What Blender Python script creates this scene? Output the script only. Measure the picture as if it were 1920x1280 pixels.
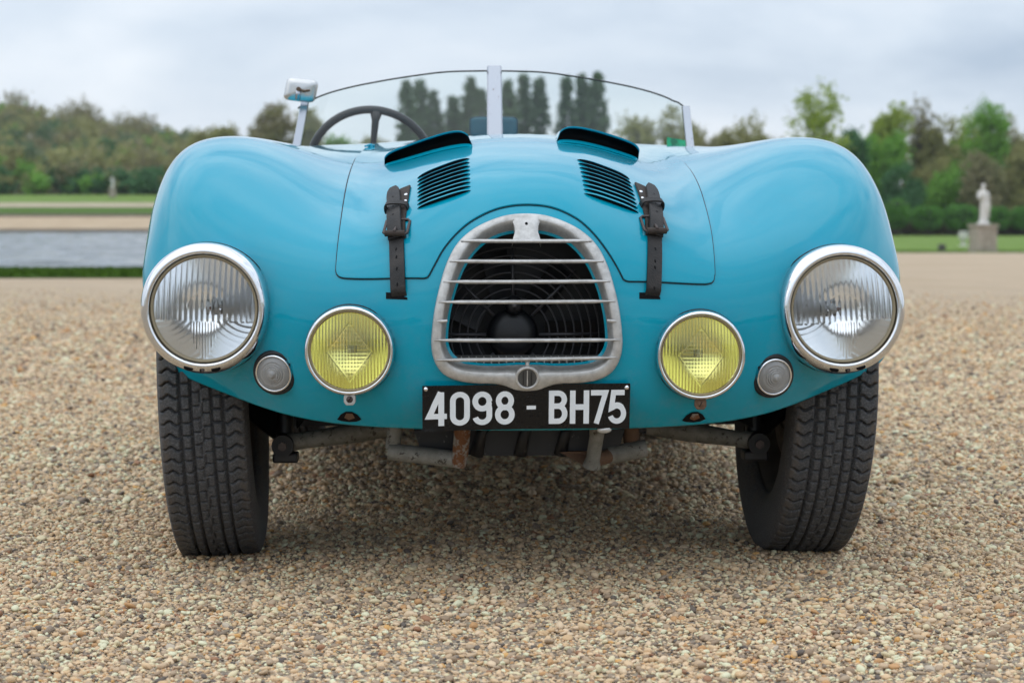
import bpy, bmesh, math, random
import numpy as np
from mathutils import Vector, Matrix, Euler
from mathutils.bvhtree import BVHTree

for _o in list(bpy.data.objects):
    bpy.data.objects.remove(_o, do_unlink=True)
SC = bpy.context.scene
COL = SC.collection
R = math.radians

# ------------------------------------------------------------------ camera
CAM_H, CAM_Y = 0.617, -3.77
cam_d = bpy.data.cameras.new('camera')
cam = bpy.data.objects.new('camera', cam_d)
COL.objects.link(cam)
cam.location = (0.0, CAM_Y, CAM_H)
cam.rotation_euler = (R(90 - 3.373), 0, 0)
cam_d.sensor_width = 36.0
cam_d.lens = 70.0
cam_d.clip_start = 0.05
cam_d.clip_end = 6000
cam_d.dof.use_dof = True
cam_d.dof.focus_distance = 3.32
cam_d.dof.aperture_fstop = 7.0
SC.camera = cam

# ------------------------------------------------------------------ sky, sun, exposure
SUN_EL, SUN_AZ = 68.0, -112.0        # veiled sun high on the left, a little behind the camera
w = bpy.data.worlds.new('World')
SC.world = w
w.use_nodes = True
nt = w.node_tree
nt.nodes.clear()
def WN(t, **k):
    n = nt.nodes.new(t)
    for a, b in k.items():
        setattr(n, a, b)
    return n
w_out = WN('ShaderNodeOutputWorld')
w_bg = WN('ShaderNodeBackground')
w_sky = WN('ShaderNodeTexSky', sky_type='NISHITA', sun_disc=False, sun_elevation=R(SUN_EL), sun_rotation=R(SUN_AZ))
w_sky.air_density = 1.0; w_sky.dust_density = 2.0
w_sc = WN('ShaderNodeVectorMath', operation='SCALE'); w_sc.inputs['Scale'].default_value = 0.1
nt.links.new(w_sky.outputs[0], w_sc.inputs[0])
w_tc = WN('ShaderNodeTexCoord')
w_mp = WN('ShaderNodeMapping'); w_mp.inputs['Scale'].default_value = (1.0, 1.0, 2.6)
w_mp.inputs['Location'].default_value = (0.35, 0.2, 0.3)
nt.links.new(w_tc.outputs['Generated'], w_mp.inputs['Vector'])
w_n1 = WN('ShaderNodeTexNoise'); w_n1.inputs['Scale'].default_value = 3.2; w_n1.inputs['Detail'].default_value = 6; w_n1.inputs['Roughness'].default_value = 0.52
w_n1.inputs['Distortion'].default_value = 0.35
nt.links.new(w_mp.outputs[0], w_n1.inputs['Vector'])
w_cr = WN('ShaderNodeValToRGB')
e = w_cr.color_ramp.elements
e[0].position = 0.30; e[0].color = (0.33, 0.41, 0.52, 1)
e[1].position = 0.66; e[1].color = (0.72, 0.76, 0.81, 1)
m = w_cr.color_ramp.elements.new(0.48); m.color = (0.53, 0.60, 0.685, 1)
nt.links.new(w_n1.outputs[0], w_cr.inputs[0])
w_mx = WN('ShaderNodeMix', data_type='RGBA'); w_mx.inputs[0].default_value = 0.9
nt.links.new(w_sc.outputs[0], w_mx.inputs[6]); nt.links.new(w_cr.outputs[0], w_mx.inputs[7])
# an overcast sky is brighter overhead than at the horizon
w_sp = WN('ShaderNodeSeparateXYZ'); nt.links.new(w_tc.outputs['Generated'], w_sp.inputs[0])
w_zr = WN('ShaderNodeMapRange'); w_zr.inputs[1].default_value = 0.0; w_zr.inputs[2].default_value = 1.0; w_zr.inputs[3].default_value = 1.0; w_zr.inputs[4].default_value = 1.8
nt.links.new(w_sp.outputs[2], w_zr.inputs[0])
w_mu = WN('ShaderNodeVectorMath', operation='SCALE'); nt.links.new(w_mx.outputs[2], w_mu.inputs[0]); nt.links.new(w_zr.outputs[0], w_mu.inputs['Scale'])
nt.links.new(w_mu.outputs[0], w_bg.inputs[0]); nt.links.new(w_bg.outputs[0], w_out.inputs[0])
w_bg.inputs[1].default_value = 1.0

sun_d = bpy.data.lights.new('sun', 'SUN')
sun = bpy.data.objects.new('sun', sun_d)
COL.objects.link(sun)
sun_d.energy = 0.5
sun_d.angle = R(110)
sun_d.color = (1.0, 0.94, 0.84)
_az = R(SUN_AZ)
_to = Vector((math.sin(_az) * math.cos(R(SUN_EL)), math.cos(_az) * math.cos(R(SUN_EL)), math.sin(R(SUN_EL))))
sun.rotation_euler = _to.to_track_quat('Z', 'Y').to_euler()
sun.location = _to * 50

SC.view_settings.view_transform = 'Standard'
SC.view_settings.look = 'None'
SC.view_settings.exposure = 0.40
SC.view_settings.gamma = 1.0
SC.view_settings.use_curve_mapping = False
SC.render.resolution_x, SC.render.resolution_y = 1024, 682
SC.render.engine = 'CYCLES'
SC.cycles.use_denoising = True
SC.cycles.max_bounces = 12
SC.cycles.transmission_bounces = 10
SC.cycles.glossy_bounces = 6
SC.cycles.diffuse_bounces = 3
SC.cycles.caustics_reflective = False
SC.cycles.caustics_refractive = True
SC.cycles.sample_clamp_indirect = 6.0

# ------------------------------------------------------------------ helpers
def tag(o, label=None, cat=None, group=None, kind=None):
    if label: o['label'] = label
    if cat: o['category'] = cat
    if group: o['group'] = group
    if kind: o['kind'] = kind
    return o

def empty(name, loc=(0, 0, 0), rz=0, parent=None):
    o = bpy.data.objects.new(name, None)
    COL.objects.link(o)
    o.location = loc
    o.rotation_euler = (0, 0, rz)
    o.empty_display_size = 0.1
    o.parent = parent
    return o

def mesh_from(name, verts, faces, smooth=True):
    me = bpy.data.meshes.new(name)
    if isinstance(verts, np.ndarray):
        verts = verts.reshape(-1, 3).tolist()
    me.from_pydata(verts, [], faces)
    me.update()
    if smooth:
        me.polygons.foreach_set('use_smooth', [True] * len(me.polygons))
    return me

def fast_mesh(name, verts, quads, smooth=False):
    """big quad meshes straight from numpy arrays"""
    verts = np.asarray(verts, dtype=np.float32).reshape(-1, 3)
    quads = np.asarray(quads, dtype=np.int32)
    k = quads.shape[1]
    me = bpy.data.meshes.new(name)
    me.vertices.add(len(verts))
    me.vertices.foreach_set('co', verts.ravel())
    me.loops.add(quads.size)
    me.loops.foreach_set('vertex_index', quads.ravel())
    me.polygons.add(len(quads))
    me.polygons.foreach_set('loop_start', np.arange(0, quads.size, k, dtype=np.int32))
    if smooth:
        me.polygons.foreach_set('use_smooth', np.ones(len(quads), dtype=bool))
    me.update(calc_edges=True)
    return me

def obj(name, me, mat=None, parent=None, loc=None, rot=None):
    o = bpy.data.objects.new(name, me)
    COL.objects.link(o)
    if mat is not None and len(me.materials) == 0:
        me.materials.append(mat)
    if parent is not None: o.parent = parent
    if loc is not None: o.location = loc
    if rot is not None: o.rotation_euler = rot
    return o

class MB:
    """collects simple shapes; build() links them as one mesh object"""
    def __init__(s): s.v = []; s.f = []
    def add(s, verts, faces):
        b = len(s.v)
        s.v += [tuple(p) for p in verts]
        s.f += [tuple(b + i for i in f) for f in faces]
        return s
    def box(s, c, d, rot=None):
        x, y, z = d[0] / 2, d[1] / 2, d[2] / 2
        vs = [Vector(p) for p in ((-x,-y,-z),(x,-y,-z),(x,y,-z),(-x,y,-z),(-x,-y,z),(x,-y,z),(x,y,z),(-x,y,z))]
        if rot is not None:
            M = rot if isinstance(rot, Matrix) else Euler(rot).to_matrix()
            vs = [M @ v for v in vs]
        vs = [v + Vector(c) for v in vs]
        return s.add(vs, [(0,3,2,1),(4,5,6,7),(0,1,5,4),(1,2,6,5),(2,3,7,6),(3,0,4,7)])
    def tube(s, pts, r, n=12, closed=False, caps=True, flat=1.0, up=None):
        pts = [Vector(p) for p in pts]
        N = len(pts)
        rs = r if hasattr(r, '__len__') else [r] * N
        rings = []
        nrm = None
        for i, p in enumerate(pts):
            if closed: t = pts[(i + 1) % N] - pts[i - 1]
            else: t = pts[min(i + 1, N - 1)] - pts[max(i - 1, 0)]
            t.normalize()
            if up is not None:
                nrm = Vector(up) - t * t.dot(Vector(up)); nrm.normalize()
            elif nrm is None:
                a = Vector((0, 0, 1)) if abs(t.z) < 0.9 else Vector((1, 0, 0))
                nrm = (a - t * t.dot(a)).normalized()
            else:
                nrm = (nrm - t * t.dot(nrm)).normalized()
            bi = t.cross(nrm)
            rings.append([p + (nrm * math.cos(2 * math.pi * k / n) * flat + bi * math.sin(2 * math.pi * k / n)) * rs[i] for k in range(n)])
        vs = [v for ring in rings for v in ring]
        fs = []
        M = N if closed else N - 1
        for i in range(M):
            j = (i + 1) % N
            for k in range(n):
                fs.append((i*n+k, j*n+k, j*n+(k+1)%n, i*n+(k+1)%n))
        if caps and not closed:
            fs.append(tuple(range(n))[::-1]); fs.append(tuple((N-1)*n+k for k in range(n)))
        return s.add(vs, fs)
    def lathe(s, prof, n=48, M=None, close=False):
        """profile of (radius, height) swept round local Z, placed by matrix M"""
        vs, fs = [], []
        P = len(prof)
        for k in range(n):
            a = 2 * math.pi * k / n
            for r, h in prof:
                v = Vector((r * math.cos(a), r * math.sin(a), h))
                vs.append(M @ v if M is not None else v)
        for k in range(n):
            k2 = (k + 1) % n
            for i in range(P if close else P - 1):
                i2 = (i + 1) % P
                fs.append((k*P+i, k2*P+i, k2*P+i2, k*P+i2))
        return s.add(vs, fs)
    def grid(s, G, closed_u=False):
        """G[i][j] points"""
        nu, nv = len(G), len(G[0])
        vs = [p for row in G for p in row]
        fs = []
        for i in range(nu if closed_u else nu - 1):
            i2 = (i + 1) % nu
            for j in range(nv - 1):
                fs.append((i*nv+j, i2*nv+j, i2*nv+j+1, i*nv+j+1))
        return s.add(vs, fs)
    def prism(s, poly, d0, d1, M=None):
        """polygon (x,y) extruded from z=d0 to z=d1"""
        n = len(poly)
        vs = [Vector((x, y, d0)) for x, y in poly] + [Vector((x, y, d1)) for x, y in poly]
        if M is not None: vs = [M @ v for v in vs]
        fs = [tuple(range(n))[::-1], tuple(range(n, 2*n))] + [(i, (i+1) % n, n+(i+1) % n, n+i) for i in range(n)]
        return s.add(vs, fs)
    def mesh(s, name, smooth=True):
        return mesh_from(name, s.v, s.f, smooth)
    def build(s, name, mat, parent=None, smooth=True, bevel=0, weld=0, auto=None, **k):
        me = s.mesh(name, smooth)
        bm = bmesh.new(); bm.from_mesh(me)
        if weld: bmesh.ops.remove_doubles(bm, verts=bm.verts, dist=weld)
        bmesh.ops.recalc_face_normals(bm, faces=bm.faces)
        if auto is not None:
            for ed in bm.edges:
                if len(ed.link_faces) == 2 and ed.calc_face_angle(0) > R(auto): ed.smooth = False
        bm.to_mesh(me); bm.free()
        o = obj(name, me, mat, parent, **k)
        if bevel:
            b = o.modifiers.new('bevel', 'BEVEL'); b.width = bevel; b.segments = 2; b.limit_method = 'ANGLE'; b.angle_limit = R(35)
        return o

# ------------------------------------------------------------------ materials
MATS = {}
def principled(name, col, rough=0.5, metal=0.0, **k):
    if name in MATS: return MATS[name]
    m = bpy.data.materials.new(name); m.use_nodes = True
    b = m.node_tree.nodes['Principled BSDF']
    b.inputs['Base Color'].default_value = (*col, 1)
    b.inputs['Roughness'].default_value = rough
    b.inputs['Metallic'].default_value = metal
    for key, v in k.items():
        b.inputs[key.replace('_', ' ')].default_value = v
    MATS[name] = m
    return m

class NT:
    """small node graph helper for one material"""
    def __init__(s, name):
        s.m = bpy.data.materials.new(name); s.m.use_nodes = True
        s.t = s.m.node_tree; s.b = s.t.nodes['Principled BSDF']; s.o = s.t.nodes['Material Output']
        MATS[name] = s.m
        s.tc = s.n('ShaderNodeTexCoord')
    def n(s, t, **k):
        nd = s.t.nodes.new(t)
        for a, b in k.items(): setattr(nd, a, b)
        return nd
    def l(s, a, b): s.t.links.new(a, b); return s
    def noise(s, scale, detail=4, rough=0.55, vec=None, dist=0.0, coord='Object'):
        nd = s.n('ShaderNodeTexNoise')
        nd.inputs['Scale'].default_value = scale; nd.inputs['Detail'].default_value = detail
        nd.inputs['Roughness'].default_value = rough; nd.inputs['Distortion'].default_value = dist
        s.l(vec if vec is not None else s.tc.outputs[coord], nd.inputs['Vector'])
        return nd.outputs[0]
    def voronoi(s, scale, feature='F1', vec=None, out='Distance', coord='Object'):
        nd = s.n('ShaderNodeTexVoronoi', feature=feature)
        nd.inputs['Scale'].default_value = scale
        s.l(vec if vec is not None else s.tc.outputs[coord], nd.inputs['Vector'])
        return nd.outputs[out]
    def ramp(s, fac, stops, interp='LINEAR'):
        nd = s.n('ShaderNodeValToRGB'); cr = nd.color_ramp; cr.interpolation = interp
        while len(cr.elements) < len(stops): cr.elements.new(0.5)
        for el, (p, c) in zip(cr.elements, stops):
            el.position = p
            el.color = (c, c, c, 1) if not hasattr(c, '__len__') else (*c, 1)
        s.l(fac, nd.inputs[0]); return nd.outputs[0]
    def mix(s, fac, a, b, blend='MIX'):
        nd = s.n('ShaderNodeMix', data_type='RGBA', blend_type=blend)
        for sock, v in ((nd.inputs[0], fac), (nd.inputs[6], a), (nd.inputs[7], b)):
            if hasattr(v, 'is_linked'): s.l(v, sock)
            elif hasattr(v, '__len__'): sock.default_value = (*v, 1)
            elif sock == nd.inputs[0]: sock.default_value = v
            else: sock.default_value = (v, v, v, 1)
        return nd.outputs[2]
    def math(s, op, a, b=0.0, c=0.0):
        nd = s.n('ShaderNodeMath', operation=op)
        for i, v in enumerate((a, b, c)):
            if hasattr(v, 'is_linked'): s.l(v, nd.inputs[i])
            else: nd.inputs[i].default_value = v
        return nd.outputs[0]
    def bump(s, h, strength=0.3, dist=0.01, normal=None):
        nd = s.n('ShaderNodeBump'); nd.inputs['Strength'].default_value = strength; nd.inputs['Distance'].default_value = dist
        s.l(h, nd.inputs['Height'])
        if normal is not None: s.l(normal, nd.inputs['Normal'])
        return nd.outputs[0]
    def set(s, **k):
        for key, v in k.items():
            sock = s.b.inputs[key.replace('_', ' ')]
            if hasattr(v, 'is_linked'): s.l(v, sock)
            elif hasattr(v, '__len__'): sock.default_value = (*v, 1)
            else: sock.default_value = v
        return s
# ------------------------------------------------------------------ car materials
g = NT('teal_paint')
n1 = g.noise(2.5, 3); sc1 = g.noise(38, 6, 0.8, dist=2.5); n3 = g.noise(5, 3); chip = g.noise(150, 3, 0.7)
base = g.mix(g.ramp(n1, [(0.35, 0), (0.7, 1)]), (0.0, 0.305, 0.43), (0.0, 0.325, 0.455))
# a few tiny stone chips and a light film of dust, mostly low on the nose
sx = g.n('ShaderNodeSeparateXYZ'); g.l(g.tc.outputs['Object'], sx.inputs[0])
low = g.ramp(sx.outputs[2], [(0.26, 1.0), (0.52, 0.25), (0.8, 0.1)])
chips = g.math('MULTIPLY', g.ramp(chip, [(0.735, 0), (0.75, 1)]), g.math('MULTIPLY', g.ramp(n3, [(0.5, 0), (0.6, 1)]), low))
base = g.mix(chips, base, (0.02, 0.06, 0.07))
base = g.mix(g.math('MULTIPLY', g.ramp(g.noise(11, 6, 0.75), [(0.5, 0), (0.8, 0.30)]), low), base, (0.25, 0.25, 0.22))
g.set(Base_Color=base, Roughness=0.42, Coat_Weight=1.0, Coat_IOR=1.39, Specular_IOR_Level=0.05,
      Coat_Roughness=g.ramp(sc1, [(0.45, 0.02), (0.75, 0.09)]), Normal=g.bump(g.noise(7, 3), 0.035, 0.02), Coat_Normal=g.bump(g.noise(6, 3), 0.05, 0.02))
TEAL = g.m
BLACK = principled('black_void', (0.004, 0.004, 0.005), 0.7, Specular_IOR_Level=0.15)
DARKGAP = principled('painted_gap_shadow', (0.006, 0.02, 0.028), 0.7)

# ------------------------------------------------------------------ the car: root and body surface
CAR = empty('sports_car', (0.012, 0.0, 0.0), R(2.3))
tag(CAR, 'turquoise blue vintage open two-seat sports car parked on the gravel', 'car')

# control net, half car: stations from the centre line out to the wheel-arch edge, rows from the lower lip over the bonnet to the tail
NET = [
 # centre line (grille, bonnet, cowl, cockpit, tail)
 [(0,-.490,.280),(0,-.540,.330),(0,-.562,.420),(0,-.556,.520),(0,-.520,.615),(0,-.440,.688),(0,-.300,.737),(0,-.100,.772),(0,.150,.790),(0,.450,.800),(0,.850,.816),(0,1.30,.80),(0,1.90,.80),(0,2.40,.72),(0,2.80,.52),(0,2.85,.30)],
 [(.10,-.488,.281),(.10,-.537,.330),(.10,-.558,.420),(.10,-.552,.520),(.10,-.515,.612),(.10,-.435,.682),(.10,-.295,.731),(.10,-.100,.766),(.10,.150,.785),(.10,.450,.797),(.10,.850,.815),(.10,1.30,.80),(.10,1.90,.80),(.10,2.40,.72),(.10,2.80,.52),(.10,2.85,.30)],
 [(.20,-.478,.283),(.20,-.522,.332),(.20,-.542,.420),(.20,-.535,.515),(.20,-.495,.592),(.20,-.415,.650),(.20,-.270,.698),(.20,-.070,.738),(.20,.170,.765),(.20,.460,.785),(.20,.850,.811),(.20,1.30,.80),(.20,1.90,.80),(.20,2.40,.71),(.20,2.78,.52),(.20,2.83,.30)],
 [(.30,-.456,.287),(.30,-.498,.336),(.30,-.515,.420),(.30,-.507,.505),(.30,-.465,.570),(.30,-.385,.617),(.30,-.235,.665),(.30,-.040,.705),(.30,.190,.738),(.30,.470,.768),(.30,.850,.803),(.30,1.30,.80),(.30,1.90,.80),(.30,2.40,.70),(.30,2.75,.52),(.30,2.80,.30)],
 [(.41,-.410,.300),(.41,-.450,.350),(.41,-.470,.430),(.41,-.463,.510),(.41,-.425,.580),(.41,-.345,.640),(.41,-.205,.700),(.41,-.030,.740),(.41,.190,.758),(.41,.470,.770),(.41,.850,.796),(.41,1.30,.79),(.41,1.90,.79),(.41,2.40,.68),(.41,2.70,.50),(.41,2.74,.30)],
 [(.51,-.352,.325),(.515,-.390,.375),(.52,-.410,.445),(.52,-.405,.520),(.52,-.372,.592),(.52,-.300,.660),(.52,-.175,.735),(.52,-.010,.779),(.52,.190,.783),(.51,.470,.770),(.50,.850,.782),(.49,1.30,.76),(.49,1.90,.76),(.49,2.40,.65),(.49,2.60,.48),(.49,2.63,.30)],
 [(.585,-.308,.350),(.592,-.335,.400),(.60,-.348,.462),(.602,-.338,.535),(.604,-.302,.605),(.606,-.235,.672),(.61,-.125,.728),(.615,.010,.756),(.615,.190,.757),(.605,.470,.728),(.58,.850,.715),(.57,1.30,.70),(.57,1.90,.70),(.57,2.30,.62),(.57,2.45,.47),(.57,2.47,.30)],
 [(.632,-.270,.372),(.642,-.285,.415),(.651,-.288,.475),(.656,-.272,.540),(.660,-.232,.600),(.664,-.170,.648),(.668,-.080,.684),(.672,.030,.700),(.673,.190,.690),(.665,.470,.640),(.635,.850,.600),(.63,1.30,.58),(.63,1.90,.60),(.64,2.20,.55),(.63,2.32,.44),(.62,2.34,.30)],
 [(.645,-.255,.390),(.658,-.262,.430),(.667,-.256,.480),(.673,-.235,.530),(.678,-.190,.575),(.682,-.130,.605),(.686,-.050,.625),(.688,.040,.628),(.690,.190,.590),(.684,.420,.420),(.665,.850,.240),(.66,1.30,.22),(.665,1.90,.24),(.665,2.10,.40),(.655,2.20,.38),(.645,2.22,.30)],
]
_half = np.array(NET); _half[7:, 4:10, 0] -= .005; _half[:5, 0, 2] -= .004; _half[3, 6:10, 2] += .009; _half[4, 6:10, 2] += .011; _half[6, 5:9, 2] += .008; _half[6, 5:9, 0] += .004                          # stations x rows x 3
_mir = _half[1:][::-1].copy(); _mir[..., 0] *= -1
CTRL0 = np.concatenate([_mir, _half], 0)       # left to right

def _pad(C):
    C = np.concatenate([2 * C[:1] - C[1:2], C, 2 * C[-1:] - C[-2:-1]], 0)
    return np.concatenate([2 * C[:, :1] - C[:, 1:2], C, 2 * C[:, -1:] - C[:, -2:-1]], 1)
def _basis(t):
    return np.stack([(1-t)**3/6, (3*t**3-6*t**2+4)/6, (-3*t**3+3*t**2+3*t+1)/6, t**3/6], -1)
def bs_eval(C, u, v):
    """uniform cubic B-spline surface; u in [0, stations-1], v in [0, rows-1]"""
    Pd = _pad(C)
    u = np.clip(np.asarray(u, float), 0, C.shape[0]-1); v = np.clip(np.asarray(v, float), 0, C.shape[1]-1)
    iu = np.minimum(u.astype(int), C.shape[0]-2); iv = np.minimum(v.astype(int), C.shape[1]-2)
    bu = _basis(u - iu); bv = _basis(v - iv)
    out = np.zeros(u.shape + (3,))
    for a in range(4):
        for b in range(4):
            out += (bu[..., a] * bv[..., b])[..., None] * Pd[iu + a, iv + b]
    return out
CTRL = CTRL0.copy()
_uu, _vv = np.meshgrid(np.arange(CTRL0.shape[0]), np.arange(CTRL0.shape[1]), indexing='ij')
for _k in range(2):                            # pull the surface back towards the measured points
    CTRL = CTRL + 0.8 * (CTRL0 - bs_eval(CTRL, _uu, _vv))
NS, NR = CTRL.shape[:2]
def S(u, v): return bs_eval(CTRL, u, v)
def SN(u, v, e=1e-3):
    u = np.asarray(u, float); v = np.asarray(v, float)
    du = S(u + e, v) - S(u - e, v); dv = S(u, v + e) - S(u, v - e)
    n = np.cross(du, dv)
    n /= np.maximum(np.linalg.norm(n, axis=-1, keepdims=True), 1e-9)
    return n

# dense evaluation and its lookup tree
VF = 10.0                                       # rows past the cowl are coarser
_u = np.linspace(0, NS - 1, (NS - 1) * 18 + 1)
_v = np.concatenate([np.linspace(0, VF, int(VF) * 20 + 1), np.linspace(VF, NR - 1, int(NR - 1 - VF) * 8 + 1)[1:]])
UU, VV = np.meshgrid(_u, _v, indexing='ij')
PTS = S(UU, VV)
nU, nV = UU.shape
_idx = np.arange(nU * nV).reshape(nU, nV)
QUADS = np.stack([_idx[:-1, :-1], _idx[1:, :-1], _idx[1:, 1:], _idx[:-1, 1:]], -1).reshape(-1, 4)
if float(SN(np.array([NS/2]), np.array([3.0]))[0][1]) > 0: QUADS = QUADS[:, ::-1]
NSGN = -1.0 if float(SN(np.array([NS/2]), np.array([3.0]))[0][1]) > 0 else 1.0
FLATP = PTS.reshape(-1, 3); FLATU = UU.ravel(); FLATV = VV.ravel()
_fr = QUADS[np.all(FLATV[QUADS] <= VF + .01, 1)]
BVH = BVHTree.FromPolygons(FLATP.tolist(), _fr.tolist())
def uv_at(p, fi):
    q = _fr[fi]
    P = FLATP[q]; d = np.linalg.norm(P - np.array(p), axis=1)
    wgt = 1 / np.maximum(d, 1e-7) ** 2; wgt /= wgt.sum()
    return float((FLATU[q] * wgt).sum()), float((FLATV[q] * wgt).sum())
def on_body(x, z, y0=-2.0):
    """point, outward normal and (u,v) where a level ray from the front at (x, z) meets the body"""
    p, n, fi, d = BVH.ray_cast(Vector((x, y0, z)), Vector((0, 1, 0)))
    u, v = uv_at(p, fi)
    n = Vector(SN(np.array([u]), np.array([v]))[0] * NSGN)
    return p, n, (u, v)
def from_top(x, y):
    p, n, fi, d = BVH.ray_cast(Vector((x, y, 3)), Vector((0, 0, -1)))
    u, v = uv_at(p, fi)
    n = Vector(SN(np.array([u]), np.array([v]))[0] * NSGN)
    return p, n, (u, v)
# ------------------------------------------------------------------ more car materials
g = NT('chrome'); n = g.noise(14, 5); n2 = g.noise(260, 3)
g.set(Base_Color=(0.80, 0.80, 0.81), Metallic=1.0, Roughness=g.math('ADD', g.ramp(n, [(0.4, 0.05), (0.75, 0.16)]), g.ramp(n2, [(0.62, 0.0), (0.75, 0.25)])))
CHROME = g.m
g = NT('cast_aluminium'); n = g.noise(60, 6, 0.65); n2 = g.noise(420, 2)
g.set(Base_Color=g.mix(g.ramp(n, [(0.3, 0), (0.62, 1)]), (0.40, 0.39, 0.37), (0.60, 0.59, 0.57)), Metallic=0.45,
      Roughness=g.ramp(n, [(0.3, 0.52), (0.7, 0.36)]), Normal=g.bump(g.mix(0.5, n, n2), 0.16, 0.004))
ALU = g.m
g = NT('worn_leather'); n = g.noise(300, 4, 0.6, dist=1.2); n2 = g.noise(35, 3); v = g.voronoi(420)
g.set(Base_Color=g.mix(g.ramp(n2, [(0.4, 0), (0.7, 1)]), (0.008, 0.0075, 0.0075), (0.028, 0.023, 0.020)), Roughness=0.62,
      Normal=g.bump(g.mix(0.5, n, v), 0.6, 0.0015))
LEATHER = g.m
g = NT('leather_edge'); g.set(Base_Color=g.mix(g.noise(90, 3), (0.02, 0.015, 0.012), (0.06, 0.042, 0.032)), Roughness=0.8)
LEDGE = g.m
g = NT('buckle_steel'); n = g.noise(120, 4)
g.set(Base_Color=g.mix(n, (0.05, 0.045, 0.045), (0.13, 0.10, 0.09)), Metallic=0.7, Roughness=0.5); BUCKLE = g.m
g = NT('tyre_rubber'); n = g.noise(35, 6, 0.7); n3 = g.noise(320, 3)
sx = g.n('ShaderNodeSeparateXYZ'); g.l(g.tc.outputs['Object'], sx.inputs[0])
edge = g.math('ABSOLUTE', sx.outputs[0])
dust = g.math('MULTIPLY', g.ramp(edge, [(0.054, 0.0), (0.066, 0.9), (0.076, 0.2)]), g.ramp(n, [(0.38, 0.0), (0.62, 1.0)]))
col = g.mix(g.ramp(n3, [(0.45, 0), (0.7, 1)]), (0.052, 0.052, 0.055), (0.115, 0.115, 0.118))
g.set(Base_Color=g.mix(dust, col, (0.105, 0.085, 0.068)), Roughness=0.78, Normal=g.bump(n3, 0.35, 0.002)); RUBBER = g.m
SOFT = principled('black_rubber', (0.012, 0.012, 0.013), 0.55)
g = NT('dirty_grey_paint'); n = g.noise(30, 6, 0.7); n2 = g.noise(70, 5, 0.7)
c = g.mix(g.ramp(n, [(0.35, 0), (0.65, 1)]), (0.15, 0.145, 0.125), (0.27, 0.265, 0.24))
g.set(Base_Color=g.mix(g.ramp(n2, [(0.58, 0), (0.64, 1)]), c, (0.05, 0.042, 0.032)), Roughness=0.6, Normal=g.bump(n2, 0.2, 0.003)); GREYP = g.m
g = NT('rusty_grey_paint'); n = g.noise(45, 6, 0.7)
g.set(Base_Color=g.mix(g.ramp(n, [(0.44, 0), (0.52, 1)]), (0.27, 0.26, 0.235), (0.16, 0.062, 0.022)), Roughness=0.75, Normal=g.bump(n, 0.4, 0.004)); RUSTY = g.m
g = NT('rusty_steel'); n = g.noise(80, 5, 0.7)
g.set(Base_Color=g.mix(n, (0.09, 0.05, 0.03), (0.22, 0.13, 0.08)), Roughness=0.85, Metallic=0.2); RUST = g.m
g = NT('chipped_black_paint'); n = g.noise(55, 6, 0.75)
g.set(Base_Color=g.mix(g.ramp(n, [(0.64, 0), (0.67, 1)]), (0.010, 0.010, 0.012), (0.16, 0.155, 0.15)), Roughness=0.5); CHIP = g.m
g = NT('dirty_brake_steel'); n = g.noise(25, 5)
g.set(Base_Color=g.mix(n, (0.05, 0.045, 0.04), (0.16, 0.135, 0.11)), Roughness=0.75, Metallic=0.2); BRAKE = g.m
SATIN = principled('satin_black_plastic', (0.012, 0.012, 0.014), 0.42)
g = NT('painted_steel_rust_specks'); n = g.noise(120, 5, 0.75); n2 = g.noise(22, 3)
spk = g.math('MULTIPLY', g.ramp(n, [(0.62, 0), (0.66, 1)]), g.ramp(n2, [(0.45, 0), (0.6, 1)]))
g.set(Base_Color=g.mix(spk, (0.50, 0.52, 0.56), (0.17, 0.07, 0.03)), Roughness=0.24, Metallic=0.95); POST = g.m
g = NT('plate_black_enamel'); n = g.noise(70, 5, 0.7)
g.set(Base_Color=(0.0065, 0.0065, 0.007), Roughness=g.ramp(n, [(0.4, 0.2), (0.7, 0.34)]), Specular_IOR_Level=0.3); PLATE = g.m
g = NT('plate_white_paint'); n = g.noise(60, 5, 0.7)
g.set(Base_Color=g.mix(g.ramp(n, [(0.3, 0), (0.6, 1)]), (0.74, 0.78, 0.80), (0.82, 0.85, 0.87)), Roughness=0.45); PWHITE = g.m
BEIGE = principled('yellowed_gasket', (0.30, 0.25, 0.16), 0.5)
REFL = principled('lamp_reflector', (0.92, 0.93, 0.94), 0.14, 1.0)
def glass(name, col, rough=0.0, ior=1.45):
    return principled(name, col, rough, 0.0, Transmission_Weight=1.0, IOR=ior)
LENS = glass('clear_lens_glass', (0.97, 0.98, 0.98))
YLENS = glass('yellow_lens_glass', (1.0, 0.99, 0.74), 0.02)
GLENS = principled('grey_lens_plastic', (0.62, 0.62, 0.61), 0.10, 0.0, Transmission_Weight=0.6, IOR=1.45)
YREFL = principled('yellow_tinted_reflector', (0.99, 0.96, 0.56), 0.2, 1.0)
BULB = principled('bulb_glass', (0.78, 0.79, 0.80), 0.25)
BTIP = principled('bulb_tip', (0.10, 0.045, 0.035), 0.25)
def thin_glass(name, tint):
    g = NT(name)
    tr = g.n('ShaderNodeBsdfTransparent'); tr.inputs[0].default_value = (*tint, 1)
    gl = g.n('ShaderNodeBsdfGlossy'); gl.inputs['Roughness'].default_value = 0.0
    fr = g.n('ShaderNodeFresnel'); fr.inputs['IOR'].default_value = 1.5
    mx = g.n('ShaderNodeMixShader')
    g.l(fr.outputs[0], mx.inputs[0]).l(tr.outputs[0], mx.inputs[1]).l(gl.outputs[0], mx.inputs[2]).l(mx.outputs[0], g.o.inputs['Surface'])
    return g.m
SCREEN = thin_glass('windscreen_glass', (0.93, 0.975, 0.955))

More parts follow.
